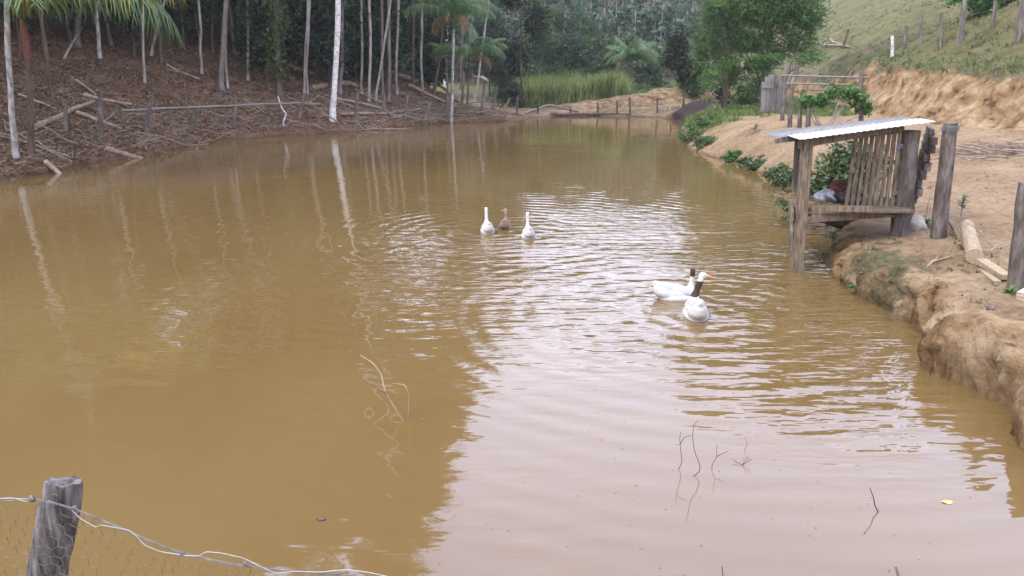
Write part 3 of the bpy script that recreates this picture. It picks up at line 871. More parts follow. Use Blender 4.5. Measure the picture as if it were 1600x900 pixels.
# big dark trees leaning over the brush in the middle and the dense leafy column at the end of the wood
for (u, v, top, wpx, lab, seed) in (
        (588, 150, -40, 105, 'dark leafy canopy tree hanging low over the grey trunk pair', 1),
        (655, 148, -60, 90, 'dark broad leafed tree hanging low between the grey pair and the slim palm', 2),
        (815, 168, -120, 85, 'dense dark vine draped tree at the end of the wood beside the reeds', 3),
        (765, 150, -120, 70, 'dark leafy tree right of the slim palm', 4),
        (480, 120, -80, 80, 'dark leafy tree behind the two close thin trunks', 5),
        (550, 125, -80, 80, 'dark leafy tree filling the gap behind the white trunk', 6),
        (712, 140, -120, 70, 'dark leafy tree directly behind the slim palm', 7)):
    b = G(u, v)
    if seed in (1, 2, 5, 6, 7): b = np.array([b[0] * 1.12, b[1] * 1.12, zt(b[0] * 1.12, b[1] * 1.12)])
    zt_top = at_y(u, top, b[1])[2] - b[2]
    W = wpx / F * b[1] / 2
    rg = np.random.default_rng(seed + 40)
    low = {1: .30, 2: .22, 3: .0, 4: .10, 5: .3, 6: .3, 7: .15}[seed]
    bl = []
    for j in range(16):
        t = low + (1 - low) * (j + .5) / 16
        a = rg.uniform(0, 6.28)
        bl.append((W * .55 * math.cos(a), W * .45 * math.sin(a), zt_top * t, W * rg.uniform(.4, .65), W * rg.uniform(.4, .65), zt_top / 16 * rg.uniform(.9, 1.5)))
    e = empty('leafy_tree', b, lab, 'tree')
    mb = MB(); P, T, c = cloud_pts(bl, 620, 22, .42, rg, .3)
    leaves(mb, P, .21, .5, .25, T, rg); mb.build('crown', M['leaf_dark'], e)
    tb, path = trunk_mb(.08, zt_top * .95, (0, 0), seed + 70, 5, .3); tb.build('trunk', M['bark_brown'], e, True)

# ------------------------------------------------------------------ palms
def frond_mesh(name, seed, L=3.0, droop=1.0, m=None, leaf=.6, n=34, hang=.6, rm='leaf_palm'):
    rg = np.random.default_rng(seed)
    mb = MB()
    s = np.linspace(0, 1, 15)
    th = 1.0 - droop * 2.0 * s ** 1.3                     # pitch along the midrib
    dx = np.cos(th); dz = np.sin(th)
    px = np.concatenate([[0], np.cumsum(dx[:-1])]) * L / 14; pz = np.concatenate([[0], np.cumsum(dz[:-1])]) * L / 14
    path = np.stack([px, np.zeros(15), pz], 1)
    tube(mb, path, np.linspace(.03, .006, 15), 5, tone=.6)
    for side in (-1, 1):
        for i in range(n):
            t = .12 + .88 * (i + rg.uniform(-.2, .2)) / n
            t = min(max(t, .1), .995)
            p = np.array([np.interp(t, s, px), 0, np.interp(t, s, pz)])
            k = np.interp(t, s, th)
            f = np.array([math.cos(k), 0, math.sin(k)])
            ll = leaf * (math.sin(math.pi * (t * .86 + .12)) ** .6) * rg.uniform(.85, 1.1)
            out = np.array([0, side, 0]) * .85 + f * .55
            out /= np.linalg.norm(out)
            w = np.array([math.cos(k), 0, math.sin(k)]) * .022
            P0 = p; P1 = p + out * ll * .4 + np.array([0, 0, -.10 * ll * hang]); P2 = p + out * ll * .75 + np.array([0, 0, -.42 * ll * hang]) ; P3 = p + out * ll * .93 + np.array([0, 0, -.85 * ll * hang])
            V = np.array([P0 - w * .6, P0 + w * .6, P1 - w, P1 + w, P2 - w * .8, P2 + w * .8, P3 - w * .1, P3 + w * .1])
            mb.add(V, [(0, 1, 3, 2), (2, 3, 5, 4), (4, 5, 7, 6)], rg.uniform(0, 1))
    me = mb.mesh(name); me.materials.append(M[rm]); return me
FROND = [frond_mesh('frond', 1, 3.0, .75, leaf=.75, hang=1.0), frond_mesh('frond', 2, 3.0, 1.05, leaf=.7, hang=1.1), frond_mesh('frond', 3, 2.8, .45, leaf=.65, hang=.9)]
FROND_Y = frond_mesh('frond', 4, 3.0, 1.15, leaf=.7, hang=1.2, rm='leaf_yellow')
FROND_D = frond_mesh('dry_frond', 5, 2.2, 1.45, leaf=.5, hang=1.3, n=26, rm='leaf_palm_dry')

def palm(label, base, top, r, bark, nf, fs, seed, shaft=None, dry=2, az=None, group=None, name='palm_tree', yellow=()):
    rg = np.random.default_rng(seed)
    e = empty(name, base, label, 'palm tree', group)
    top = np.asarray(top, float) - np.asarray(base, float)
    mb = MB(); p = wiggle((0, 0, -.3), top, 16, .03, rg)
    tube(mb, p, np.linspace(r * 1.15, r * .75, 16), 9, .03, rg=rg); mb.build('trunk', M[bark], e, True)
    if shaft:
        s = MB(); tube(s, [top, top + np.array([0, 0, shaft * .5]), top + np.array([0, 0, shaft])], [r * 1.15, r * 1.2, r * .5], 9)
        s.build('crown_shaft', M['bark_red' if bark == 'bark_brown' else 'leaf_palm'], e, True)
        top = top + np.array([0, 0, shaft * .9])
    az = az or [i * 2.399 for i in range(nf)]
    for i, a in enumerate(az):
        me = FROND_Y if i in yellow else FROND[int(rg.integers(0, 3))] if i % 3 else FROND[1]
        o = obj_of('frond', me, e, top, (fs, fs, fs))
        o.rotation_euler = (rg.uniform(-.25, .25), rg.uniform(-.25, .3), a + rg.uniform(-.15, .15))
        if i in yellow: o['label'] = 'yellowing drooping frond'
    for i in range(dry):
        o = obj_of('dry_frond', FROND_D, e, top - np.array([0, 0, .15]), (fs, fs, fs)); o.rotation_euler = (0, .35, rg.uniform(0, 6.28))
        o['label'] = 'dead brown hanging frond'
    return e

b = G(47, 246)
palm('brown trunked palm at the left whose long green fronds droop over the slope', b, at_y(44, 92, b[1]), .095, 'bark_brown', 9, 2.05, 3, shaft=1.25, dry=0,
     az=[-.1, .35, .95, 1.6, 2.3, 3.0, 3.7, 4.5, 5.45, 5.9], yellow=(0, 9))
b = G(705, 191)
palm('slim palm with pale trunk standing at the water edge near the brush', b, at_y(709, 46, b[1]), .09, 'bark_pale', 12, 1.05, 8, shaft=.7, dry=2)
b = G(730, 168)
palm('shorter palm with arching fronds just behind the slim palm', b, at_y(733, 96, b[1]), .06, 'bark_brown', 7, 1.0, 9, shaft=.3, dry=1, az=[-.3, .1, .5, -.8, 3.0, 1.4, 4.6])
b = G(700, 150)
palm('dull green palm crown hidden behind the slim palm trunk', b, at_y(697, 86, b[1]), .06, 'bark_grey', 6, .5, 10, dry=1)

# ------------------------------------------------------------------ far end: reeds, shrubs, palms, far wood
def blades(mb, xy, z, h, w, lean, rg, segs=2, tone=None):
    n = len(xy)
    a = rg.uniform(0, 6.28, n); la = rg.uniform(0, 6.28, n); ln = lean * rg.uniform(.2, 1.2, n)
    wv = np.stack([np.cos(a), np.sin(a), np.zeros(n)], 1) * (w * .5)
    hh = h * rg.uniform(.6, 1.15, n)
    b0 = np.stack([xy[:, 0], xy[:, 1], z], 1)
    dl = np.stack([np.cos(la) * ln * hh, np.sin(la) * ln * hh, np.zeros(n)], 1)
    up = np.stack([np.zeros(n), np.zeros(n), hh], 1)
    p1 = b0 + up * .55 + dl * .3; p2 = b0 + up * (1 - .25 * ln[:, None]) + dl
    V = np.stack([b0 - wv, b0 + wv, p1 - wv * .85, p1 + wv * .85, p2 - wv * .12, p2 + wv * .12], 1).reshape(-1, 3)
    k = np.arange(n)[:, None] * 6
    f = np.concatenate([k + np.array([0, 1, 3, 2]), k + np.array([2, 3, 5, 4])])
    t = rg.uniform(0, 1, n) if tone is None else tone
    mb.add(V, f, np.concatenate([t, t]))

rgr = np.random.default_rng(33)
rx = rgr.uniform(.5, 11.0, 11000); ry = rgr.uniform(58.5, 67, 11000)
keep = (rx < 7.2 + (ry - 57) * .28 + .5 * vnoise(ry * 1.3, ry, 2)) & (vnoise(rx * .8, ry * .8, 3) > -.36) & (rx > .6 - (ry - 57) * .1)
rx, ry = rx[keep], ry[keep]
mb = MB(); blades(mb, np.stack([rx, ry], 1), terrain(rx, ry) - .05, 2.15 + 1.1 * vnoise(rx * .6, ry * .6, 4), .06, .42, rgr)
tag(mb.build('reeds', M['reed']), 'dense bed of tall green reeds beyond the far end of the pond', 'reeds', kind='stuff')

MIDS = [ # u, v base, v top, width px, material, label
    (880, 112, 20, 75, 'leaf_mid', 'bushy green tree behind the left part of the reeds'),
    (845, 120, -10, 60, 'leaf_mid', 'tall tangled tree beside the end of the dark wood'),
    (925, 108, 38, 62, 'leaf_mid', 'rounded bush behind the middle of the reeds'),
    (905, 100, 2, 80, 'leaf_far', 'pale green tree rising behind the rounded bush'),
    (960, 104, 62, 50, 'leaf_mid', 'low bush just left of the broad leafed palm clump'),
    (1012, 108, 70, 60, 'leaf_bush', 'low pale scrub right of the broad leafed palm clump'),
    (1060, 137, 50, 50, 'leaf_dark', 'upright dark bushy tree standing alone on the far meadow'),
    (1085, 150, 95, 40, 'leaf_mid', 'small bush at the foot of the feathery trees'),
    (868, 132, 95, 60, 'leaf_vine', 'bright green shrub at the left edge of the reeds'),
    (830, 150, 105, 36, 'leaf_bush', 'weedy bush between the dark wood and the reeds'),
]
for i, (u, v, vt, w, m, lab) in enumerate(MIDS):
    b = G(u, v)
    if b[1] > 100: b = np.array([ray(u, v)[0] / ray(u, v)[1] * 84, 84, zt(ray(u, v)[0] / ray(u, v)[1] * 84, 84)])
    Ht = at_y(u, vt, b[1])[2] - b[2]; W = w / F * b[1] / 2
    rg = np.random.default_rng(900 + i)
    bl = []
    for j in range(12):
        t = .12 + .85 * (j + .5) / 12; a = rg.uniform(0, 6.28); q = math.sin(math.pi * (t * .8 + .15)) ** .5
        bl.append((W * .5 * q * math.cos(a), W * .5 * math.sin(a), Ht * t, W * q * rg.uniform(.35, .6), W * q * rg.uniform(.35, .6), Ht / 12 * rg.uniform(.9, 1.6)))
    nm = 'bush' if Ht < 4 else 'broadleaf_tree'
    e = empty(nm, b, lab, 'bush' if Ht < 4 else 'tree')
    mb = MB(); P, T, c = cloud_pts(bl, 300, 18, .12 * W + .2, rg, .35); leaves(mb, P, .30, .5, .1, T, rg)
    mb.build('foliage' if Ht < 4 else 'crown', M[m], e)
    tb, _ = trunk_mb(.10 if Ht > 4 else .04, Ht * .85, (0, 0), 950 + i, 5, .25, 7); tb.build('trunk', M['bark_thin'], e, True)
    if i in (0, 1):
        for q in range(4):
            pass
b = G(985, 118); 
if b[1] > 90: b = np.array([ray(985, 118)[0] / ray(985, 118)[1] * 75, 75, zt(ray(985, 118)[0] / ray(985, 118)[1] * 75, 75)])
palm('clump of broad bright green palm fronds behind the reeds', b, at_y(987, 96, b[1]), .12, 'bark_brown', 26, 1.05, 21, dry=1, name='palm_clump')
b2 = b + np.array([-2.4, -1.5, 0]); b2[2] = zt(b2[0], b2[1])
palm('small palm with stiff pale fronds beside the larger palm clump', b2, b2 + np.array([0, 0, 1.0]), .1, 'bark_brown', 9, .55, 22, dry=1, name='palm_clump')

# the wood on the far hill: one mass
rgf = np.random.default_rng(77)
fm, ft = MB(), MB()
pts = []
while len(pts) < 1150:
    x, y = rgf.uniform(-35, 105), 96 + 125 * rgf.uniform(0, 1) ** 1.3
    if x / y > .62: continue
    pts.append((x, y))
pts = np.array(pts)
sr = toe_dist(pts[:, 0], pts[:, 1])
pz = terrain(pts[:, 0], pts[:, 1])
for (x, y), z, s in zip(pts, pz, sr):
    if s > -1: continue
    H = rgf.uniform(9, 15) if y > 112 else rgf.uniform(5, 9)
    lx = rgf.uniform(-.03, .03)
    tube(ft, [(x, y, z - .3), (x + lx * H * .5, y, z + H * .5), (x + lx * H, y, z + H)], [.10, .085, .04], 4, caps=False, tone=rgf.uniform(0, 1), rg=rgf)
    R = rgf.uniform(1.0, 1.9)
    lo = .45 if y > 125 else .15
    bl = [(x + lx * H + rgf.normal(0, .5), y + rgf.normal(0, .5), z + H * rgf.uniform(lo, 1.0), R * rgf.uniform(.5, .9), R * .7, R * rgf.uniform(.6, 1.1)) for _ in range(5)]
    P, T, c = cloud_pts(bl, 26, 7, .5, rgf, .3)
    leaves(fm, P, .85, .5, .2, T, rgf)
tag(fm.build('far_forest', M['leaf_far']), 'hazy wood covering the hill beyond the pond', 'forest', kind='stuff')
tag(ft.build('far_forest_trunks', M['bark_thin'], smooth=True), 'many thin pale trunks of the far hill wood', 'forest', kind='stuff')

# ------------------------------------------------------------------ feathery trees on the right bank
def acacia(label, base, H, lean, r, blobs, seed, n=520, leaf=.16, per=26):
    e = empty('feathery_tree', base, label, 'tree')
    rg = np.random.default_rng(seed)
    mb, path = trunk_mb(r, H, lean, seed, 0, wig=.05)
    P, T, c = cloud_pts(blobs, n, per, .32, rg, .3)
    for q in c[rg.choice(len(c), 26, False)]:
        k = int(np.clip(np.argmin(np.abs(path[:, 2] - (q[2] - 1.4))), 2, 15))
        tube(mb, wiggle(path[k], q, 6, .12, rg), np.linspace(r * .35, .012, 6), 5, rg=rg)
    mb.build('trunk', M['bark_brown'], e, True)
    lb = MB(); leaves(lb, P, leaf, .28, .05, T, rg); lb.build('crown', M['leaf_acacia'], e)
    return e
b = G(1131, 176); D = b[1]
def lc(u, v, y, b): 
    p = at_y(u, v, y) - b
    return p
def bl_px(lst, y, b):
    out = []
    for (u, v, w, h) in lst:
        p = at_y(u, v, y) - b; s = y / F
        out.append((p[0], rng.uniform(-.8, .8), p[2], w * s / 2, w * s / 2 * .9, h * s / 2))
    return out
acacia('feathery green tree nearer the water with dark trunk on the sandy bank', b, 10.0, lean_from(b, 1140, 40), .13,
       bl_px([(1130, 40, 70, 60), (1110, 75, 50, 55), (1150, 70, 60, 45), (1120, 10, 60, 50), (1165, 20, 80, 60), (1150, -30, 90, 60), (1105, 125, 40, 30), (1150, 115, 60, 36), (1190, 100, 50, 30), (1120, -60, 80, 60), (1130, 98, 50, 30), (1150, -100, 120, 80), (1120, -150, 110, 80), (1160, -210, 90, 80)], D, b), 61, 1500, .19)
b = G(1192, 172); D = b[1]
bl2 = bl_px([(1200, 20, 100, 60), (1245, 40, 80, 60), (1215, 75, 80, 34), (1265, 70, 50, 36), (1180, 60, 60, 40), (1240, 0, 90, 60), (1210, -30, 110, 60), (1265, 20, 50, 50), (1230, -60, 100, 60), (1255, 90, 50, 20), (1190, 95, 60, 24), (1200, -110, 130, 80), (1240, -150, 110, 80), (1205, -210, 100, 80)], D, b)
acacia('wider feathery green tree above the grey board fence', b, 11.0, lean_from(b, 1196, 40), .12, bl2, 62, 1900, .19)
# tall tree further up the slope: seen whole only in the water
for (tx0, ty0, H0, lab) in ((17.5, 50.0, 18, 'tall slim tree rising hidden behind the feathery crowns, left of its twin'), (18.6, 55.0, 19, 'tall slim tree rising hidden behind the feathery crowns, right of its twin')):
    tree('tall_tree', lab, (tx0, ty0, zt(tx0, ty0)), H0, .10, (.13 if H0 < 19 else .2, 0), 'bark_grey', CROWN[2 if H0 < 19 else 0], 9.0, (1.45, 1.3, .98), seed=801 + int(H0), limbs=6)
foliage_thing('bush', 'dark creeper bush around the foot of the feathery tree by the water', G(1128, 168), [(0, 0, 1.0, .6, .5, .9), (.3, 0, 1.8, .5, .5, .6)], 110, 20, .22, .16, 'leaf_dark', 'bush', seed=71)
foliage_thing('bush', 'light green leafy bush left of the grey board fence', G(1172, 168), [(0, 0, .8, 1.0, .6, .7), (.6, 0, 1.5, .8, .5, .6), (-.7, 0, .6, .6, .5, .5)], 160, 20, .25, .16, 'leaf_mid', 'bush', seed=72)

# ------------------------------------------------------------------ left bank: fence, logs, brush
def stake_mb(mb, p, q, r0, r1, sides=7, rough=.06, n=7, wig=.03):
    tube(mb, wiggle(p, q, n, wig), np.linspace(r0, r1, n), sides, rough)

def px_post(u0, v0, u1, v1, w, parent=None, name='post', m='post_wood', down=.3, sides=8, wig=.03):
    b = G(u0, v0); t = at_y(u1, v1, b[1]); r = .5 * w * b[1] / F
    mb = MB()
    o = np.array(parent.location) if parent is not None else np.zeros(3)
    d = (b - t) / np.linalg.norm(b - t)
    stake_mb(mb, b + d * down - o, t - o, r * 1.1, r * .85, sides, .06, wig=wig)
    return mb.build(name, M[m], parent, True), b, t

def fence_px(label, posts, wires=(), group=None, m='post_wood', name='wire_fence', wm_='wire_rust', wr=.006):
    b0 = G(posts[0][0], posts[0][1])
    e = empty(name, b0, label, 'fence', group)
    bpy.context.view_layer.update()
    tops = []
    for p in posts:
        o, b, t = px_post(*p, parent=e, m=m); tops.append((b, t))
    for fr in wires:
        mb = MB()
        for (b1, t1), (b2, t2) in zip(tops[:-1], tops[1:]):
            p = b1 + (t1 - b1) * fr; q = b2 + (t2 - b2) * fr
            w = np.linspace(0, 1, 8)[:, None]
            path = p + (q - p) * w; path[:, 2] -= (.05 * np.sin(np.pi * w))[:, 0]
            tube(mb, path - b0, wr, 4, caps=False)
        mb.build('wire', M[wm_], e)
    return e
fence_px('old wire fence of grey stakes along the left bank by the long pale rail', [(103, 206, 103, 158, 6), (157, 215, 157, 142, 8), (194, 199, 194, 175, 5), (228, 208, 237, 150, 8), (297, 207, 306, 160, 8), (365, 201, 369, 150, 5)], (.85, .5))
fence_px('broken wire fence of thin stakes in the brush right of the white trunk', [(467, 186, 476, 145, 5), (556, 188, 559, 146, 5), (599, 180, 600, 146, 5), (634, 180, 637, 147, 5), (663, 193, 673, 158, 6), (698, 182, 700, 150, 6), (722, 160, 724, 132, 4), (753, 176, 757, 130, 5), (770, 172, 776, 134, 5)], (.8, .45))
fence_px('thin wire fence along the far end of the pond', [(808, 180, 808, 150, 3.5), (840, 178, 842, 152, 3), (891, 177, 891, 166, 2.5), (935, 178, 934, 160, 3), (964, 177, 964, 158, 3), (984, 178, 984, 152, 3), (1027, 176, 1027, 153, 3), (1068, 166, 1068, 143, 3)], (.9, .5), m='post_dark', wr=.007)

def log_px(pts, w, label, m='deadwood', lift=.0, name='fallen_log', cat='log', group=None, forks=0, water=False):
    """a log or pole lying through ground points"""
    P = []
    for (u, v, dz) in pts:
        b = on_z(u, v, .03) if water else G(u, v); P.append(b + np.array([0, 0, dz]))
    P = np.array(P); o = P[0].copy()
    r = .5 * w * P[:, 1].mean() / F
    path = []
    for a, c in zip(P[:-1], P[1:]):
        path += list(wiggle(a, c, 6, .05))[:-1]
    path.append(P[-1]); path = np.array(path) - o
    mb = MB(); tube(mb, path, np.linspace(r * 1.1, r * .7, len(path)), 7, .06)
    for k in range(forks):
        i = int(rng.integers(len(path) // 3, len(path) - 1)); q = path[i] + np.array([rng.uniform(-.6, .6), rng.uniform(-.4, .3), rng.uniform(.05, .6)])
        tube(mb, wiggle(path[i], q, 5, .2), np.linspace(r * .6, r * .2, 5), 5)
    ob = mb.build(name, M[m], smooth=True, loc=o)
    return tag(ob, label, cat, group)
def rail_px(a, b_, w, label, m, name, cat, ya, yb):
    p = at_y(*a, ya); q = at_y(*b_, yb)
    mb = MB(); tube(mb, wiggle(p, q, 12, .02) - p, np.linspace(.5 * w * ya / F, .4 * w * ya / F, 12), 7, .05)
    return tag(mb.build(name, M[m], smooth=True, loc=p), label, cat)
y1 = G(194, 199)[1]; y2 = G(470, 178)[1]
rail_px((190, 173), (486, 160), 4.2, 'long thin pale pole lying along the stakes of the left bank', 'plank_grey', 'fence_rail', 'rail', y1, y2)
log_px([(55, 205, .12), (147, 168, .25)], 8, 'pale log propped at a slant on the brush near the left palm', 'deadwood')
log_px([(132, 152, .08), (160, 160, .1), (205, 166, .08)], 7, 'grey crooked branch lying above the stakes at the left')
log_px([(165, 237, .1), (243, 245, .02)], 9, 'brown log running off the left bank into the water', water=False)
log_px([(72, 258, .1), (106, 272, .02)], 8, 'short stick sloping off the bank beside the mottled trunk')
log_px([(120, 128, .05), (150, 152, .1)], 5, 'thin grey branch lying on the litter below the palm fronds', forks=1)
log_px([(30, 150, .05), (90, 175, .1)], 5, 'grey branch on the litter behind the palm trunk', forks=1)
log_px([(120, 180, .1), (190, 205, .08)], 7, 'straight grey pole in the heap of sticks at the left', forks=1)
log_px([(100, 95, .05), (132, 68, .8)], 4, 'thin branch leaning on the slope near the thick grey brown trunk')
log_px([(262, 105, .1), (312, 127, .1)], 4, 'thin dead branch lying high on the litter left of the stout trunk', forks=1)
log_px([(450, 105, .1), (490, 118, .1)], 6, 'dead log in the shade behind the two close thin trunks')
log_px([(487, 142, .15), (545, 134, .15), (560, 138, .1)], 9, 'pale mossy log lying behind the white trunk')
log_px([(608, 118, .2), (650, 130, .2), (702, 147, .1)], 7, 'long pale fallen trunk in the shade left of the slim palm')
log_px([(525, 160, .2), (600, 178, .25), (655, 197, .05)], 4, 'long thin pole slanting down through the brush to the water', forks=2)
log_px([(530, 183, .15), (600, 182, .15), (660, 178, .3)], 4, 'thin pole lying level along the brush by the water', forks=1)
log_px([(640, 146, .5), (680, 160, .3), (720, 172, .1)], 5, 'grey branch in the tangle behind the slim palm', forks=2)
log_px([(735, 127, .9), (790, 145, .5), (812, 150, .2)], 4, 'slanting pole at the right end of the brush', forks=1)
log_px([(470, 168, .15), (500, 166, .1)], 5, 'curved grey stick beside the white trunk foot', forks=1)
log_px([(820, 179, .05), (860, 170, .25), (905, 176, .05)], 4, 'pale bent branch arching over the shore at the far end', forks=1)
log_px([(860, 179.3, .06), (940, 179.3, .05), (985, 180.3, .05)], 4, 'long dark log floating along the far shore', 'bark_brown')

def stick_up(u0, v0, pts, w, label, m='deadwood', name='dead_branch', water=True):
    b = on_z(u0, v0, -.15) if water else G(u0, v0)
    P = [b] + [at_y(u, v, b[1] + dy) for (u, v, dy) in pts]
    P = np.array(P) - b
    mb = MB(); r = .5 * w * b[1] / F
    tube(mb, P, np.linspace(r, r * .55, len(P)), 6)
    return mb, b
mb, b = stick_up(781, 187, [(788, 170, 0), (797, 154, 0)], 5, '')
tag(mb.build('dead_branch', M['cut_wood'], smooth=True, loc=b), 'pale bare stick leaning up out of the far left shallows', 'branch')
mb, b = stick_up(1048, 206, [(1048, 198, 0), (1047, 192, 0)], 3.4, '')
tag(mb.build('stake', M['post_dark'], smooth=True, loc=b), 'lone short stake rising from the water near the far right bank', 'stake')
mb, b = stick_up(445, 215, [(443, 190, 0), (447, 178, 0), (440, 168, 0), (434, 150, 0)], 3, '')
tag(mb.build('dead_branch', M['bark_white'], smooth=True, loc=b), 'thin crooked pale stick standing in the water left of the white trunk', 'branch')
mb, b = stick_up(305, 240, [(311, 225, 0), (318, 210, -.3)], 4, '')
tube(mb, [(0, 0, .1), (-.35, .1, .12), (-.6, .2, .05)], .03, 5)
tag(mb.build('dead_branch', M['deadwood'], smooth=True, loc=b), 'forked stick poking up from the water below the left bank', 'branch')
mb, b = stick_up(282, 226, [(284, 210, 0), (290, 200, .2), (303, 203, .3)], 4, '')
tag(mb.build('dead_branch', M['deadwood'], smooth=True, loc=b), 'bleached bent root arching from the left bank to the water', 'branch')

# loose branches of the brush heaps, counted one by one
gbr = 'dead branches strewn over the left bank'
rgk = np.random.default_rng(404)
sh_u = [60, 150, 240, 330, 420, 520, 600, 700, 785, 830]; sh_v = [270, 250, 238, 216, 211, 203, 198, 190, 187, 182]
for k in range(85):
    u = rgk.uniform(90, 820) if k % 2 else rgk.uniform(540, 830)
    v = np.interp(u, sh_u, sh_v) - rgk.uniform(2, 38) * (1 if u > 500 else 1.6)
    b = G(u, v); a = rgk.uniform(-.7, .7) + (math.pi if rgk.random() < .5 else 0)
    L_ = rgk.uniform(1.0, 3.2); n = 7
    t = np.linspace(0, 1, n)
    px = b[0] + np.cos(a) * L_ * t; py = b[1] + np.sin(a) * L_ * t * .6
    pz = np.maximum(terrain(px, py), 0) + .06 + t * rgk.uniform(0, .45)
    path = np.stack([px, py, pz], 1) - b; path[:, 2] += rgk.normal(0, .04, n)
    r = rgk.uniform(.018, .045)
    mb = MB(); tube(mb, path, np.linspace(r, r * .45, n), 5, .05, rg=rgk)
    for j in range(int(rgk.integers(1, 4))):
        i = int(rgk.integers(2, n)); q = path[i] + np.array([rgk.uniform(-.5, .5), rgk.uniform(-.3, .3), rgk.uniform(0, .5)])
        tube(mb, wiggle(path[i], q, 4, .25, rgk), np.linspace(r * .6, r * .2, 4), 4, rg=rgk)
    tag(mb.build('fallen_branch', M['deadwood'] if k % 3 else M['bark_grey'], smooth=True, loc=b), 'bare dead branch lying in the tangle on the left bank', 'branch', gbr)

# uncountable twigs and dead leaves on the slope
def scatter(n, xr, yr, cond, rg):
    x = rg.uniform(*xr, n * 3); y = rg.uniform(*yr, n * 3)
    z, sd, S, s_r, cw, lf = terrain(x, y, True)
    m = cond(x, y, z, sd, S, s_r, cw, lf)
    return x[m][:n], y[m][:n], z[m][:n], sd[m][:n]
rgl = np.random.default_rng(55)
lx, ly, lz, lsd = scatter(60000, (-30, 3), (14, 62), lambda x, y, z, sd, S, s_r, cw, lf: (S > .1) & (sd > .1) & (sd < 13) & (np.abs(x / y) < .75), rgl)
mb = MB(); leaves(mb, np.stack([lx, ly, lz + .025], 1), .13, .55, 0, None, rgl, up=1.6)
tag(mb.build('leaf_litter', M['litter']), 'brown dead leaves covering the left slope', 'leaves', kind='stuff')
tx_, ty_, tz_, tsd = scatter(5200, (-30, 4), (14, 62), lambda x, y, z, sd, S, s_r, cw, lf: (S > .05) & (sd > .0) & (sd < 6.5) & (rgl.random(len(x)) < np.where(sd < 2.5, 1, .35)), rgl)
mb = MB()
for x, y, z, s in zip(tx_, ty_, tz_, tsd):
    a = rgl.uniform(0, 6.28); L_ = rgl.uniform(.25, .95); e_ = rgl.uniform(-.05, .5) if s < 2.5 else rgl.uniform(-.1, .2)
    d = np.array([math.cos(a), math.sin(a) * .7, e_]) * L_
    p = np.array([x, y, z + .03]); q = p + d * .5 + rgl.normal(0, .05, 3)
    tube(mb, [p, q, p + d], [.012, .010, .004], 3, caps=False, tone=rgl.uniform(0, 1), rg=rgl)
tag(mb.build('twigs', M['deadwood']), 'tangle of thin dead twigs along the left bank', 'twigs', kind='stuff')

# weeds at the end of the wood, grass of the far meadow, grass of the hill
rgg = np.random.default_rng(66)
gx_, gy_, gz_, _ = scatter(9000, (13, 75), (12, 100), lambda x, y, z, sd, S, s_r, cw, lf: (s_r > cw * .8) & (x / y < .9) & (x / y > .3) & (rgg.random(len(x)) < np.clip(26 / y, .15, 1)), rgg)
xy = np.repeat(np.stack([gx_, gy_], 1), 7, 0) + rgg.normal(0, .10, (len(gx_) * 7, 2))
mb = MB(); blades(mb, xy, np.repeat(gz_, 7) - .02, .20 + .10 * vnoise(xy[:, 0] * .5, xy[:, 1] * .5, 9), .03, .9, rgg)
tag(mb.build('hill_grass', M['grass']), 'dry olive grass covering the hillside on the right', 'grass', kind='stuff')
gx_, gy_, gz_, _ = scatter(3500, (-2, 24), (50, 96), lambda x, y, z, sd, S, s_r, cw, lf: (sd > 1) & (s_r < 0) & ((y > 61.5) | (x > 8)) & (S < .08) & ~((y > 53) & (y < 62.5) & (x < 17)), rgg)
xy = np.repeat(np.stack([gx_, gy_], 1), 7, 0) + rgg.normal(0, .2, (len(gx_) * 7, 2))
mb = MB(); blades(mb, xy, np.repeat(gz_, 7) - .02, .35, .06, .8, rgg)
tag(mb.build('meadow_grass', M['grass_green']), 'green grass and weeds of the flat ground beyond the pond', 'grass', kind='stuff')
# green rim along the top of the cutting and the patch behind the rail fence
gx_, gy_, gz_, _ = scatter(3600, (13, 32), (14, 60), lambda x, y, z, sd, S, s_r, cw, lf: (s_r > cw * .75) & (s_r < cw * 1.6 + .8 * vnoise(x * .4, y * .4, 12)) & (x / y < .9), rgg)
gx2, gy2, gz2, _ = scatter(2600, (12, 22), (30, 56), lambda x, y, z, sd, S, s_r, cw, lf: (s_r < -.2) & (s_r > -4.5) & (y > 31), rgg)
gx_ = np.concatenate([gx_, gx2]); gy_ = np.concatenate([gy_, gy2]); gz_ = np.concatenate([gz_, gz2])
xy = np.repeat(np.stack([gx_, gy_], 1), 7, 0) + rgg.normal(0, .10, (len(gx_) * 7, 2))
mb = MB(); blades(mb, xy, np.repeat(gz_, 7) - .02, .17, .03, .9, rgg)
tag(mb.build('rim_grass', M['grass_green']), 'fresh green grass along the cutting top and behind the rail fence', 'grass', kind='stuff')

# ------------------------------------------------------------------ hill posts, branch, bush
HP = [(1394, 92, 1394, 56, 5, 'bark_white', 'short bright white post on the hill above the rail fence'),
      (1412, 78, 1416, 40, 5, 'post_wood', 'thin grey post on the hill just right of the white post'),
      (1438, 70, 1440, 26, 5, 'post_wood', 'grey fence post on the hill, second right of the white post'),
      (1468, 76, 1471, 20, 6, 'post_wood', 'grey fence post on the hill, third right of the white post'),
      (1499, 66, 1508, -4, 8, 'post_wood', 'tall thick grey post on the hill left of the bright bush'),
      (1551, 44, 1556, -6, 6, 'post_dark', 'dark post on the hill right of the bright bush'),
      (1590, 66, 1600, -4, 11, 'post_wood', 'thick grey post on the hill at the far right')]
for (u0, v0, u1, v1, w, m, lab) in HP:
    o, b, t = px_post(u0, v0, u1, v1, w, None, 'fence_post', m)
    tag(o, lab, 'post', 'old fence posts climbing the hill')
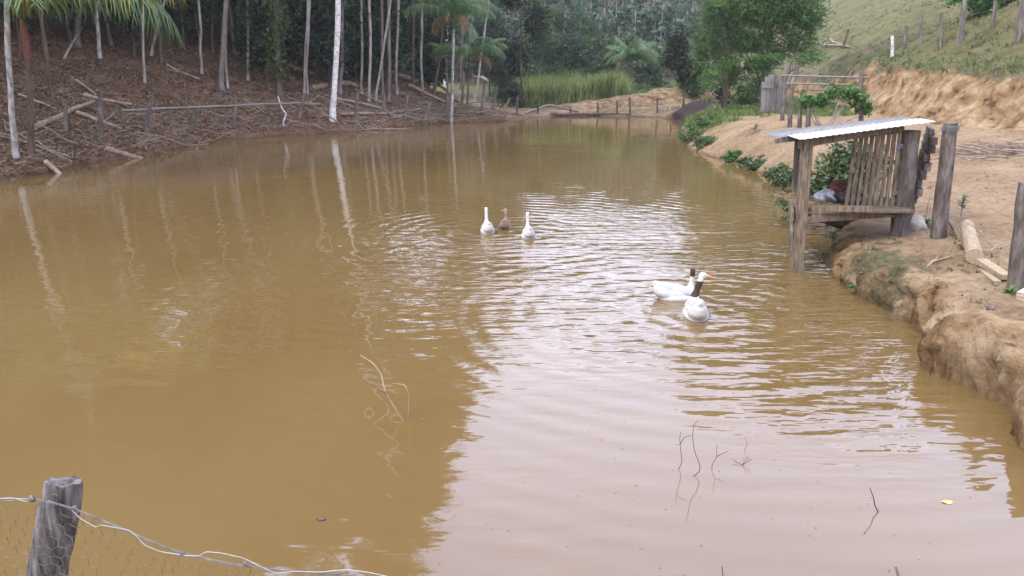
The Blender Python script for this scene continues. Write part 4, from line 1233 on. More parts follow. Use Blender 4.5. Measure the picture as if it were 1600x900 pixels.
o, b, t = px_post(1317, 76, 1325, 46, 4, None, 'dead_branch', 'bark_brown'); tag(o, 'dark dead branch standing upright in the hill grass', 'branch')
log_px([(1283, 75, .25), (1328, 77, .15)], 3.5, 'lower grey branch lying in the hill grass behind the feathery tree')
log_px([(1293, 68, .4), (1320, 74, .15)], 3, 'upper grey branch lying in the hill grass behind the feathery tree')
foliage_thing('bush', 'bright green bush high on the hill at the top of the picture', G(1535, 22), [(0, 0, .7, 1.5, .9, .7), (1.0, 0, 1.1, 1.0, .8, .7)], 200, 22, .3, .2, 'leaf_vine', 'bush', seed=81)

# ------------------------------------------------------------------ right bank: board fence, stick bundle, rail fence, post line
b = G(1205, 176); e = empty('board_fence', b, 'short fence of upright weathered grey boards on the sandy bank', 'fence')
Yb = b[1]
for i, (u, vt, w) in enumerate([(1193, 128, 7), (1198, 120, 8), (1204, 117, 8), (1209, 121, 7), (1214, 116, 7), (1219, 127, 6)]):
    mb = MB(); bb = at_y(u - 1, 176, Yb + .05 * i); tt = at_y(u + 1 + i * .4, vt, Yb + .05 * i)
    beam(mb, bb - b + np.array([0, 0, -.25]), tt - b, w * Yb / F, .035, up=(0, 1, 0), jitter=.012); mb.build('board', M['plank_grey'], e)
mb = MB(); beam(mb, at_y(1190, 137, Yb - .05) - b, at_y(1222, 134, Yb - .05) - b, .05, .07); mb.build('cross_rail', M['plank_grey'], e)

b = G(1228, 150); e = empty('stick_bundle', b, 'leaning bundle of long grey sticks beside the board fence', 'sticks')
for i in range(11):
    p = at_y(1216 + i * 2.3, 152 - i * .6, b[1] + rng.uniform(-.2, .2)); q = at_y(1234 + i * 2.0 + rng.uniform(-2, 2), 104 + rng.uniform(-8, 10), b[1] + rng.uniform(-.2, .2))
    mb = MB(); tube(mb, wiggle(p, q, 6, .05) - b, .045, 6, .08); mb.build('stick', M['plank_grey'], e, True)

b = G(1343, 153); Yr = b[1]; e = empty('rail_fence', b, 'rail fence of four thin poles in front of the cutting', 'fence')
bpy.context.view_layer.update()
px_post(1343, 155, 1346, 112, 6.5, e)
for (ua, va, ub, vb_, w) in ((1222, 118, 1358, 121.5, 3.4), (1222, 130, 1352, 133, 3.2), (1262, 140, 1347, 140.5, 3.4), (1250, 151, 1344, 152, 2.6)):
    p = at_y(ua, va, Yr + .3); q = at_y(ub, vb_, Yr - .05)
    mb = MB(); tube(mb, wiggle(p, q, 10, .012) - b, w * .5 * Yr / F, 6, .05); mb.build('rail', M['plank_grey'], e, True)

GP = [(1208, 176, 1214, 118, 6), (1222, 188, 1226, 122, 6), (1234, 199, 1238, 137, 7), (1248, 206, 1254, 141, 7), (1262, 207, 1263, 168, 8), (1232, 181, 1232, 150, 4)]
b0 = G(1208, 178); e = empty('post_fence', b0, 'row of rough stakes with wire climbing the sandy bank behind the shed', 'fence')
bpy.context.view_layer.update()
tops = []
for p in GP:
    o, bb, tt = px_post(*p, parent=e, m='post_dark'); tops.append((bb, tt))
mb = MB()
for fr in (.9, .62, .35):
    for (b1, t1), (b2, t2) in zip(tops[:4], tops[1:5]):
        p = b1 + (t1 - b1) * fr; q = b2 + (t2 - b2) * fr
        tube(mb, np.linspace(p, q, 6) - b0, .005, 4, caps=False)
mb.build('wire', M['wire_rust'], e)
o, bb, tt = px_post(1344, 205, 1347, 165, 8, None, 'fence_post', 'post_dark'); tag(o, 'rough post top showing above the shed roof', 'post')

b = G(1285, 205)
foliage_thing('vine', 'leafy vine climbing over the stakes behind the shed roof', b, [(bx_, rng.uniform(-.3, .3), 1.05 + .25 * math.sin(bx_ * 3) - .15 * bx_, .28, .25, .20) for bx_ in np.linspace(-.75, 1.25, 9)], 110, 16, .14, .13, 'leaf_vine', 'vine', seed=91, aspect=.7, stems=9, bark='bark_thin', stem_r=.025)
b = np.array([6.4, 15.2, 0]); b[2] = zt(b[0], b[1])
foliage_thing('bush', 'dull green leafy bush seen through the open side of the shed', b, [(0, 0, .5, .8, .5, .6), (.4, .1, 1.0, .7, .5, .5), (-.6, 0, .35, .5, .5, .4)], 260, 18, .17, .12, 'leaf_bush', 'bush', seed=92, stems=12, bark='bark_thin')

# ------------------------------------------------------------------ shed over the water
def V3(*a): return np.array(a, float)
A0 = on_z(1245, 425, 0); YF = A0[1]
sh = empty('goose_shed', A0, 'small open wooden shed on stilts over the water with slatted door and tin roof', 'shed')
O = A0.copy()
def sb(name, m, fn, smooth=False, label=None):
    mb = MB(); fn(mb); o = mb.build(name, M[m], sh, smooth)
    if label: o['label'] = label
    return o
def L_(p): return np.asarray(p, float) - O
topA = at_y(1262, 214, YF)
def f(mb):
    beam(mb, L_(A0 + (A0 - topA) * .28), L_(topA), .15, .12, up=(0, 1, 0), jitter=.006)
sb('stilt_post', 'plank', f, label='thick squared front post standing in the water')
B0 = on_z(1239, 391, 0); topB = at_y(1249, 216, B0[1])
sb('stilt_post', 'post_wood', lambda mb: beam(mb, L_(B0 + (B0 - topB) * .28), L_(topB), .12, .10, up=(0, 1, 0), jitter=.006), label='thinner back post standing in the water')
# big bark-covered corner post
C0 = G(1408, 366); C0[1] = max(C0[1], 10.7); topC = at_y(1424, 204, C0[1])
def f(mb):
    tube(mb, wiggle(L_(C0) - V3(0, 0, .3), L_(topC), 12, .03), np.linspace(.15, .125, 12), 12, .07)
sb('corner_post', 'post_dark', f, True, 'thick bark covered corner post')
# wall of rough slabs behind the corner post
YB = B0[1] + .1
def f(mb):
    z0 = 1.05
    for i in range(9):
        z = z0 + i * .13
        x0 = C0[0] + .125 + (z - 1) * .12
        beam(mb, L_((x0 + rng.uniform(-.02, .03), C0[1] + rng.uniform(-.12, .02), z)), L_((x0 + .55, YB, z - .03)), .07 + rng.uniform(-.01, .03), .118, jitter=.012, tone=rng.uniform(0, 1))
sb('slab_wall', 'post_dark', f)
# floor, beams
XR = C0[0] - .05
zf = 3 - (326 - 110) / F * YF * .97
zfl = 0.93
def f(mb):
    y0, y1 = YF - .02, YB
    for i in range(9):
        yy = y0 + .07 + (y1 - y0) * i / 9
        xl = A0[0] - .06 + (B0[0] - .16 - A0[0] + .06) * (yy - y0) / (y1 - y0)
        beam(mb, L_((xl, yy, zfl)), L_((XR - .02 + .2 * i / 9, yy, zfl + .02)), .155, .03, jitter=.005, tone=rng.uniform(0, 1))
sb('floor', 'plank', f)
sb('floor_beam', 'plank', lambda mb: beam(mb, L_((A0[0] + .12, YF - .04, zfl - .08)), L_((XR + .02, C0[1] + .1, zfl - .10)), .05, .12, jitter=.004), label='long front beam under the floor')
sb('floor_beam', 'plank', lambda mb: beam(mb, L_((A0[0] - .16, YF + .0, zfl - .06)), L_((B0[0] - .12, B0[1] + .08, zfl - .06)), .05, .13, jitter=.004), label='short side beam tying the two stilts')
sb('brace', 'plank_grey', lambda mb: beam(mb, L_((A0[0] - .13, YF + .03, zfl - .35)), L_((B0[0] - .18, B0[1] - .2, zfl - .06)), .04, .14, jitter=.004))
sb('kick_board', 'plank', lambda mb: beam(mb, L_((A0[0] + .12, YF + .02, zfl + .06)), L_((XR - .72, YF - .10, zfl + .07)), .03, .09, jitter=.004))
# slatted door
dl, dr = at_y(1316, 330, C0[1] + .12), at_y(1397, 334, C0[1] + .02)
tl, tr = at_y(1334, 207, C0[1] + .12), at_y(1412, 197, C0[1] + .02)
ns = 9
for i in range(ns):
    t = (i + .35) / ns + rng.uniform(-.008, .008)
    p = dl + (dr - dl) * t; q = tl + (tr - tl) * t
    q = p + (q - p) * (1 if i not in (1,) else .98)
    sb('slat', 'plank', lambda mb: beam(mb, L_(p - V3(0, .03, 0)), L_(q - V3(0, .03, 0)), .060 + rng.uniform(-.009, .009), .02, up=(0, 1, 0), jitter=.003, tone=rng.uniform(0, 1)))
for fr in (.16, .60, .95):
    p = dl + (tl - dl) * fr; q = dr + (tr - dr) * fr
    sb('cross_bar', 'plank', lambda mb: beam(mb, L_(p + V3(.04, 0, 0)), L_(q), .025, .06, jitter=.003))
sb('sill_board', 'plank', lambda mb: beam(mb, L_(dl + V3(-.05, -.05, -.03)), L_(dr + V3(.03, -.05, -.03)), .06, .045, jitter=.003))
for fr in (.25, .78):
    p = dr + (tr - dr) * fr - V3(.05, .05, 0)
    sb('hinge', 'metal_hinge', lambda mb: box(mb, L_(p), (.10, .012, .07)))
sb('latch', 'plank', lambda mb: box(mb, L_(dl + (tl - dl) * .52 + V3(.06, -.07, 0)), (.13, .02, .05), jitter=.004))
# roof beams and sheets
FL, FR = at_y(1250, 218, YF - .35), at_y(1462, 189.5, C0[1] - .35)
BR, BL = at_y(1412, 181.5, YB + .15), at_y(1207, 206.5, YB + .15)
dn = V3(0, 0, -.09)
sb('rafter', 'plank', lambda mb: beam(mb, L_(FL + V3(.1, .30, -.10)), L_(FR + V3(-.32, .30, -.10)), .05, .10, jitter=.004), label='front roof beam')
sb('rafter', 'post_wood', lambda mb: beam(mb, L_(BL + V3(.1, -.15, -.11)), L_(BR + V3(-.1, -.15, -.11)), .05, .10, jitter=.004), label='back roof beam')
def sheet(a, b_, c, d, n=44, amp=.006, th=.006):
    """corrugated sheet a-b front edge, d-c back edge; ribs run front to back"""
    def g(mb):
        t = np.linspace(0, 1, n * 4 + 1)
        w = amp * np.sin(t * n * 2 * math.pi)
        fr_ = a + (b_ - a) * t[:, None]; bk = d + (c - d) * t[:, None]
        V = []
        for off in (0, -th):
            for e_ in (fr_, bk):
                q = e_.copy(); q[:, 2] += w + off; V.append(q - O)
        m_ = len(t); i = np.arange(m_ - 1)
        F4 = [np.stack([i, i + 1, i + 1 + m_, i + m_], 1), np.stack([i + 2 * m_, i + 3 * m_, i + 1 + 3 * m_, i + 1 + 2 * m_], 1),
              np.stack([i, i + 2 * m_, i + 1 + 2 * m_, i + 1], 1), np.stack([i + m_, i + 1 + m_, i + 1 + 3 * m_, i + 3 * m_], 1)]
        mb.add(np.concatenate(V), np.concatenate(F4))
    return g
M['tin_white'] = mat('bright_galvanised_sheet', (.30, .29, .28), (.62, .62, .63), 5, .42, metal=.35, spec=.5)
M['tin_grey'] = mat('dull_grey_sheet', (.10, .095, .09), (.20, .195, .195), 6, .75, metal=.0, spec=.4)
MLw = FL + (BL - FL) * .46; MRw = FR + (BR - FR) * .46
MLg = FL + (BL - FL) * .40 + V3(-.18, 0, -.03); MRg = FR + (BR - FR) * .40 + V3(-.02, 0, -.03)
BLg = BL + V3(-.16, 0, -.0)
up4 = V3(0, 0, .012)
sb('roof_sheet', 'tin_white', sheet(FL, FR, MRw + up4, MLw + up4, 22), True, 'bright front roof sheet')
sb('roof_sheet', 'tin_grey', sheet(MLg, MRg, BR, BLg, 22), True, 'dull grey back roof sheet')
sb('roof_batten', 'post_wood', lambda mb: beam(mb, L_(MLg + V3(0, .02, -.05)), L_(MLg + (MRg - MLg) * .16 + V3(0, .02, -.05)), .04, .06))
# straw and dirt on the floor, top level things
rgs = np.random.default_rng(8)
mb = MB()
for i in range(420):
    p = V3(rgs.uniform(A0[0] + .02, A0[0] + .62), rgs.uniform(YF + .05, YB - .1), zfl + .03 + abs(rgs.normal(0, .03)))
    a = rgs.uniform(0, 6.28); d = V3(math.cos(a), math.sin(a), rgs.uniform(-.15, .3)) * rgs.uniform(.05, .14)
    tube(mb, [p, p + d], .004, 3, caps=False, tone=rgs.uniform(0, 1), rg=rgs)
tag(mb.build('straw', M['straw']), 'dry straw and muck spread on the shed floor', 'straw', kind='stuff')

def lump(name, c, s, m, label, cat, seed, sub=3, amp=.35):
    bm = bmesh.new(); bmesh.ops.create_icosphere(bm, subdivisions=sub, radius=1)
    rg = np.random.default_rng(seed); ph = rg.uniform(0, 6, (6, 3)); fr = rg.uniform(1, 4.5, (6, 3))
    for v in bm.verts:
        q = np.array(v.co); k = 1 + amp * sum(math.sin(fr[j] @ q * 1.3 + ph[j][0]) for j in range(6)) / 4
        v.co = Vector((q[0] * k * s[0], q[1] * k * s[1], q[2] * k * s[2]))
    me = bpy.data.meshes.new(name); bm.to_mesh(me); bm.free(); me.materials.append(M[m])
    for p in me.polygons: p.use_smooth = amp < .5
    o = bpy.data.objects.new(name, me); o.location = tuple(float(q) for q in c); link(o)
    return tag(o, label, cat)
bp_ = at_y(1288, 305, YF + .75)
lump('plastic_bag', (bp_[0], YF + .75, zfl + .12), (.17, .13, .10), 'bag', 'crumpled grey white plastic bag lying on the shed floor', 'bag', 3, 4, .55)
lump('red_cloth', (bp_[0] + .30, YF + 1.0, zfl + .18), (.17, .12, .15), 'cloth_red', 'faded red cloth heaped at the back of the shed', 'cloth', 4, 3, .4)
lump('dark_sack', (bp_[0] + .42, YF + .78, zfl + .10), (.22, .18, .12), 'feather_dark', 'dark sack behind the slatted door on the shed floor', 'sack', 5, 3, .35)

# ------------------------------------------------------------------ near right bank things
o, pb1, pt1 = px_post(1467, 372, 1486, 192, 23, None, 'fence_post', 'post_dark', sides=12)
tag(o, 'tall rough bark covered post between the shed and the cut log', 'post')
o, pb2, pt2 = px_post(1590, 452, 1606, 285, 28, None, 'fence_post', 'post_dark', sides=12)
tag(o, 'thick dark post at the right edge beside the split wood', 'post')
e = empty('strand_wire', pb1, 'thin rusty wire strung between the two tall dark posts', 'wire')
for fr in (.96, .62, .30):
    p = pb1 + (pt1 - pb1) * fr; q = pb2 + (pt2 - pb2) * fr
    w = np.linspace(0, 1, 14)[:, None]; path = p + (q - p) * w; path[:, 2] -= (.10 * np.sin(np.pi * w))[:, 0]
    mb = MB(); tube(mb, path - pb1, .0022, 4, caps=False); mb.build('strand', M['wire_rust'], e)
mb = MB(); p = pb1 + (pt1 - pb1) * .93
for i in range(5):
    a = np.linspace(0, 6.28, 18); tube(mb, np.stack([.125 * np.cos(a), .125 * np.sin(a), np.full(18, i * .02)], 1) + (p - pb1) + rng.normal(0, .006, 3), .004, 4, caps=False)
mb.build('wire_coil', M['wire'], e)

def lie(a, b_, r0, r1, name, label, cat, m='cut_wood', sides=14, rough=.02, lift=0):
    pa, pb = G(*a), G(*b_)
    pa[2] += r0 + lift; pb[2] += r1
    mb = MB(); tube(mb, np.linspace(pa, pb, 5) - pa, np.linspace(r0, r1, 5), sides, rough)
    return tag(mb.build(name, M[m], smooth=False, loc=pa), label, cat)
lie((1508, 368), (1521, 414), .095, .105, 'cut_log', 'short pale barkless log with its sawn end facing the water', 'log', lift=.06)
def plank_px(a, b_, w, h, name, label, cat, m='cut_wood', la=.03, lb=.03):
    pa, pb = G(*a), G(*b_); pa[2] += la; pb[2] += lb
    mb = MB(); beam(mb, (0, 0, 0), pb - pa, w, h, jitter=.008)
    return tag(mb.build(name, M[m], loc=pa), label, cat)
plank_px((1482, 352), (1508, 392), .07, .035, 'plank', 'thin pale plank running from the tall post down to the cut log', 'plank', 'plank', .10, .05)
plank_px((1520, 372), (1530, 404), .06, .05, 'plank', 'narrow pale offcut lying against the far side of the cut log', 'plank', la=.08, lb=.05)
plank_px((1530, 418), (1572, 442), .13, .06, 'split_wood', 'split pale firewood piece lying between the cut log and the dark post', 'firewood', la=.08, lb=.06)
plank_px((1532, 424), (1558, 447), .07, .05, 'split_wood', 'smaller split wood piece under the larger one beside the dark post', 'firewood', la=.02, lb=.03)
mb = MB(); bc = on_z(1598, 430, .85); bc[1] -= .0
for (dx, dz, w, h) in ((0, .045, .2, .012), (0, 0, .2, .012), (0, -.045, .2, .012), (-.094, 0, .012, .1), (0, 0, .012, .09), (.094, 0, .012, .1)):
    box(mb, (dx, 0 if w > .1 else .001, dz), (w, .1, h))
ob = mb.build('hollow_brick', M['brick'], loc=(bc[0], bc[1] - .12, zt(bc[0], bc[1] - .12) + .06)); ob.rotation_euler = (0, -.2, .5)
tag(ob, 'pale hollow clay brick lying against the dark post at the right edge', 'brick')
lump('stone', G(1428, 358) + V3(0, 0, .06), (.17, .12, .15), 'stone', 'pale pointed stone at the foot of the shed corner post', 'stone', 12, 3, .18)
lump('stone', G(1548, 482) + V3(0, 0, .0), (.05, .035, .03), 'post_dark', 'small dark clod on the bare earth below the split wood', 'stone', 13, 2, .25)
for (u0, v0, u1, v1, lab) in ((1455, 412, 1490, 404, 'thin white twig lying on the bank below the tall post'), (1448, 420, 1470, 402, 'short grey twig beside the thin white twig on the bank'),
                              (1432, 350, 1462, 360, 'dark branch piece behind the pale stone')):
    log_px([(u0, v0, .03), (u1, v1, .03)], 3, lab, 'cut_wood' if 'white' in lab else 'deadwood', name='twig', cat='twig', forks=2)
lx_ = G(1550, 404)
log_px([(1495, 388, .08), (1545, 400, .05), (1556, 396, .12)], 3, 'thin bare branch lying across the top of the cut log', 'deadwood', forks=2, name='twig', cat='twig')

def rosette(name, label, b, n, L, w, m, seed, cat='plant', up=.6, group=None, stem=.0):
    rg = np.random.default_rng(seed)
    e = empty(name, b, label, cat, group)
    if stem:
        s = MB(); tube(s, [(0, 0, -.05), (.01, 0, stem)], [.012, .008], 5); s.build('stem', M['bark_thin'], e)
    mb = MB()
    for i in range(n):
        a = i * 2.399 + rg.uniform(-.3, .3); el = rg.uniform(.2, 1.1) * up * 1.4; l = L * rg.uniform(.6, 1.1)
        z0 = stem * rg.uniform(.3, 1) if stem else 0
        d = V3(math.cos(a) * math.cos(el), math.sin(a) * math.cos(el), math.sin(el)); s_ = V3(-math.sin(a), math.cos(a), 0) * w * .5
        p0 = V3(0, 0, z0); p1 = p0 + d * l * .5; p2 = p0 + d * l + V3(0, 0, -.25 * l)
        mb.add([p0 - s_ * .3, p0 + s_ * .3, p1 - s_, p1 + s_, p2 - s_ * .1, p2 + s_ * .1], [(0, 1, 3, 2), (2, 3, 5, 4)], rg.uniform(0, 1))
    mb.build('leaves', M[m], e)
    return e
rosette('seedling', 'tall leafy weed growing behind the tall dark post', G(1500, 342), 26, .20, .045, 'leaf_bush', 1, stem=.34)
rosette('weed', 'bright leafy weed hanging at the water edge under the shed', G(1300, 375), 16, .26, .05, 'leaf_vine', 2, stem=.05)
rosette('weed', 'small green weed low at the water edge beside the front stilt', G(1286, 400), 20, .17, .04, 'leaf_vine', 3)
rosette('weed', 'green tuft growing on the mossy face of the near bank', G(1330, 452), 22, .12, .03, 'leaf_vine', 4)
rosette('weed', 'small weed tuft beneath the split wood by the dark post', G(1578, 458), 20, .14, .03, 'leaf_vine', 5)
rosette('weed', 'dark weed beside the pale stone', G(1446, 352), 24, .20, .05, 'leaf_bush', 6)
rosette('weed', 'spiky seedling alone on the sandy slope', G(1178, 208), 18, .45, .05, 'leaf_bush', 7, stem=.15)
rosette('weed', 'weed tuft on the sandy slope nearest the water beside the shed', G(1188, 246), 14, .30, .05, 'leaf_bush', 8)
for i, (u, v, s, mm, lab) in enumerate(((1147, 250, .5, 'leaf_vine', 'round green weed clump at the foot of the sandy slope'), (1182, 264, .5, 'leaf_bush', 'dull green weed clump right of the round one at the water edge'),
                          (1100, 228, .6, 'leaf_mid', 'low green clump at the left foot of the sandy slope'), (1092, 208, .9, 'leaf_vine', 'tall leafy weeds on the bank left of the sandy slope'),
                          (1105, 196, .8, 'leaf_mid', 'green weeds above the left foot of the sandy slope'), (1215, 278, .55, 'leaf_bush', 'grey green weeds just left of the shed stilts'),
                          (1232, 288, .6, 'leaf_bush', 'trailing weeds behind the shed stilts'), (1165, 258, .35, 'leaf_bush', 'tiny weed clump between the two at the slope foot'),
                          (1080, 220, .7, 'leaf_bush', 'pale scrub at the water edge below the feathery trees'), (1290, 300, .5, 'leaf_bush', 'weeds on the bank behind the shed floor'))):
    foliage_thing('weed_clump', lab, G(u, v), [(0, 0, .25 * s, .6 * s, .4 * s, .35 * s), (.35 * s, 0, .3 * s, .4 * s, .4 * s, .4 * s), (-.4 * s, 0, .2 * s, .4 * s, .3 * s, .3 * s)], 60, 16, .10, .10, mm, 'weeds', seed=1200 + i, stems=3, stem_r=.01)
# weed patches along both banks: uncountable
rgw = np.random.default_rng(88)
wx2, wy2, wz2, _ = scatter(420, (5, 16), (26, 50), lambda x, y, z, sd, S, s_r, cw, lf: (sd > .05) & (sd < 3.4) & (y > 30) & (vnoise(x * .5, y * .5, 44) > -.1) & ~((x > 8.3) & (y < 33)), rgw)
xy = np.repeat(np.stack([wx2, wy2], 1), 14, 0) + rgw.normal(0, .15, (len(wx2) * 14, 2))
mb = MB(); blades(mb, xy, np.repeat(wz2, 14) - .03, .34, .04, .8, rgw)
tag(mb.build('bank_weeds', M['grass_green']), 'low green weeds and grass on the far right bank', 'weeds', kind='stuff')

# sparse tufts along the lip of the near bank and on the bare yard
wx3, wy3, wz3, _ = scatter(150, (4.3, 8), (5, 12.5), lambda x, y, z, sd, S, s_r, cw, lf: (sd > .34) & (sd < 1.0) & (vnoise(x * 2, y * 2, 61) > .08), rgw)
wx4, wy4, wz4, _ = scatter(90, (6, 14), (9, 26), lambda x, y, z, sd, S, s_r, cw, lf: (sd > 1.2) & (s_r < -.2) & (vnoise(x * .9, y * 1.4, 63) > .16), rgw)
wx3 = np.concatenate([wx3, wx4]); wy3 = np.concatenate([wy3, wy4]); wz3 = np.concatenate([wz3, wz4])
xy = np.repeat(np.stack([wx3, wy3], 1), 12, 0) + rgw.normal(0, .03, (len(wx3) * 12, 2))
mb = MB(); blades(mb, xy, np.repeat(wz3, 12) - .01, .07, .009, 1.1, rgw)
tag(mb.build('sparse_grass', M['grass']), 'sparse short dry grass tufts on the bare earth', 'grass', kind='stuff')
# brush piles
def brush(name, label, b, n, L, sx, sy, h, seed, r=.02, m='deadwood'):
    rg = np.random.default_rng(seed); mb = MB()
    for i in range(n):
        p = V3(rg.normal(0, sx), rg.normal(0, sy), 0); a = rg.uniform(-.5, .5) + (3.14 if rg.random() < .5 else 0)
        l = L * rg.uniform(.4, 1.1); z = abs(rg.normal(0, h)) + zt(b[0] + p[0], b[1] + p[1]) - b[2]
        q = p + V3(math.cos(a), math.sin(a) * .6, rg.uniform(-.1, .25)) * l
        p[2] = z; q[2] += z
        tube(mb, wiggle(p, q, 4, .15, rg), np.linspace(r, r * .4, 4), 4, caps=False, tone=rg.uniform(0, .7), rg=rg)
    return tag(mb.build(name, M[m], loc=b), label, 'brush pile' if name != 'root_tangle' else 'roots', kind=None if name != 'root_tangle' else 'stuff')
brush('brush_pile', 'dark heap of dead branches beside the board fence on the sandy bank', G(1160, 162), 60, 1.7, .6, .5, .28, 1, .045)
brush('brush_pile', 'flat heap of thin dry sticks at the foot of the cutting', G(1575, 240), 130, 1.0, .75, .5, .07, 2, .012)
brush('root_tangle', 'tangle of dead roots at the water edge under the shed', G(1300, 352) - V3(0, 0, .05), 50, .5, .25, .2, .14, 3, .014, 'bark_grey')
brush('root_tangle', 'fine roots hanging from the undercut near bank', G(1405, 492), 36, .20, .10, .06, .05, 4, .003, 'bark_brown')
lump('old_root', G(1318, 352) + V3(0, 0, .08), (.34, .16, .14), 'bark_brown', 'old dark stump root lying under the shed floor', 'root', 21, 3, .3)

# clods and pebbles on the bare ground
rgc = np.random.default_rng(99)
cx, cy, cz, csd = scatter(2600, (4.2, 15), (4.5, 26), lambda x, y, z, sd, S, s_r, cw, lf: (sd > .1) & (s_r < .8) & (rgc.random(len(x)) < np.clip(8 / y, .1, 1)), rgc)
mb = MB()
ico = bmesh.new(); bmesh.ops.create_icosphere(ico, subdivisions=1, radius=1); iv = np.array([v.co for v in ico.verts]); if_ = np.array([[v.index for v in f_.verts] for f_ in ico.faces]); ico.free()
for x, y, z in zip(cx, cy, cz):
    s = .008 + .034 * rgc.random() ** 5
    mb.add(iv * (1 + rgc.normal(0, .14, iv.shape)) * s * V3(1, 1, .65) + V3(x, y, z), if_, rgc.uniform(0, 1))
tag(mb.build('clods', M['clod'], smooth=True), 'small earth clods and pebbles strewn on the right bank', 'clods', kind='stuff')
dx_, dy_, dz_, _ = scatter(1500, (4.2, 15), (4.5, 26), lambda x, y, z, sd, S, s_r, cw, lf: (sd > .15) & (s_r < .5) & (vnoise(x * .8, y * 1.6, 7) > .02), rgc)
mb = MB(); leaves(mb, np.stack([dx_, dy_, dz_ + .012], 1), .05, .5, 0, None, rgc, up=1.5)
tag(mb.build('dry_leaves', M['litter']), 'scattered dead leaves on the bare earth path', 'leaves', kind='stuff')

# ------------------------------------------------------------------ twigs and flotsam in the pond
def twig_thing(name, label, b, lines, r, m='deadwood', cat='twig'):
    """lines: lists of photo pixels on the upright plane through the twig's foot"""
    mb = MB()
    if m == 'bark_brown': r *= .72
    for ln_ in lines:
        P = np.array([at_y(u, v, b[1] + dy) for (u, v, dy) in ln_]) - b
        t = np.linspace(0, 1, len(P)); tt = np.linspace(0, 1, len(P) * 4)
        Q = np.stack([np.interp(tt, t, P[:, i]) for i in range(3)], 1)
        Q[1:-1] = (Q[:-2] + Q[1:-1] * 2 + Q[2:]) / 4
        tube(mb, Q, np.linspace(r, r * .55, len(Q)), 6)
    return tag(mb.build(name, M[m], smooth=True, loc=b), label, cat)
b = on_z(630, 656)
twig_thing('dead_twig', 'long forked pale twig rising from the middle of the pond', b, [[(631, 660, 0), (616, 636, 0), (602, 613, 0), (596, 585, .1), (583, 567, .15), (563, 555, .2)], [(602, 613, 0), (592, 608, -.1), (577, 598, -.2)]], .008, 'cut_wood')
b = on_z(640, 653)
twig_thing('dead_twig', 'short bent pale twig just right of the long forked twig', b, [[(637, 660, 0), (639, 640, 0), (639, 616, 0), (633, 601, 0), (613, 599, .1)]], .006, 'cut_wood')
b = on_z(1061, 733)
twig_thing('dead_twig', 'thin wavy dark twig standing left of its taller twin in the open water', b, [[(1058, 737, 0), (1066, 722, 0), (1063, 700, 0), (1062, 684, 0), (1064, 675, 0)], [(1063, 694, 0), (1069, 683, 0), (1080, 680, 0)]], .0045, 'bark_brown')
b = on_z(1082, 744)
twig_thing('dead_twig', 'tall thin wavy dark twig arching over in the open water', b, [[(1078, 748, 0), (1093, 737, 0), (1094, 728, 0), (1085, 705, 0), (1082, 682, 0), (1084, 664, 0), (1091, 657, 0)]], .005, 'bark_brown')
b = on_z(1113, 731)
twig_thing('dead_twig', 'small forked dark twig right of the two wavy ones', b, [[(1114, 735, 0), (1112, 728, 0), (1120, 713, 0), (1120, 695, 0)], [(1120, 713, 0), (1139, 704, 0)]], .0045, 'bark_brown')
b = on_z(1162, 727)
twig_thing('dead_twig', 'tiny splayed dark twig barely above the water by the forked one', b, [[(1168, 736, 0), (1159, 727, 0), (1170, 714, 0)], [(1159, 727, 0), (1175, 717, 0)], [(1145, 718, .05), (1153, 723, .02), (1160, 726, 0)]], .0045, 'bark_brown')
b = on_z(1164, 704)
twig_thing('dead_twig', 'tiny curved dark twig above the splayed one in the water', b, [[(1163, 705, 0), (1168, 693, 0), (1163, 682, 0)]], .003, 'bark_brown')
b = on_z(1372, 800)
twig_thing('dead_twig', 'thin dark knotted twig tip in the water left of the yellow leaf', b, [[(1374, 803, 0), (1367, 790, 0), (1365, 778, 0), (1359, 762, 0)]], .005, 'post_dark')
b = on_z(1128, 900)
twig_thing('dead_twig', 'small dark twig tip at the very bottom of the picture', b, [[(1131, 912, 0), (1128, 885, 0)]], .006, 'bark_brown')
b = on_z(1405, 905)
twig_thing('broken_stub', 'pale broken stick end rising at the bottom of the picture', b, [[(1412, 925, 0), (1404, 900, 0), (1399, 884, 0)]], .012, 'cut_wood', 'stick')
b = on_z(502, 812)
lump('floating_clod', b + V3(0, 0, .004), (.035, .02, .014), 'bark_brown', 'small brown lump floating in the muddy water near the fence post', 'debris', 31, 2, .3)
# specks drifting on the surface
rgd = np.random.default_rng(17); mb = MB()
for i in range(150):
    u = rgd.uniform(650, 1560); v = rgd.uniform(560, 900) if i % 3 else rgd.uniform(300, 560)
    p = on_z(u, v, .003)
    if float(terrain(p[:1], p[1:2], True)[1][0]) > -.1: continue
    a = rgd.uniform(0, 6.28, 1)[0]; l = rgd.uniform(.004, .014)
    k5 = np.linspace(0, 6.28, 7)[:-1]
    ring = p + np.stack([l * np.cos(k5) * math.cos(a) - .4 * l * np.sin(k5) * math.sin(a), l * np.cos(k5) * math.sin(a) + .4 * l * np.sin(k5) * math.cos(a), .002 * np.cos(k5 * 2)], 1)
    mb.add(np.vstack([ring, p + V3(0, 0, .003)]), [(q, (q + 1) % 6, 6) for q in range(6)], rgd.uniform(0, 1))
tag(mb.build('specks', M['straw']), 'tiny bits of leaf and dust drifting on the water', 'flotsam', kind='stuff')
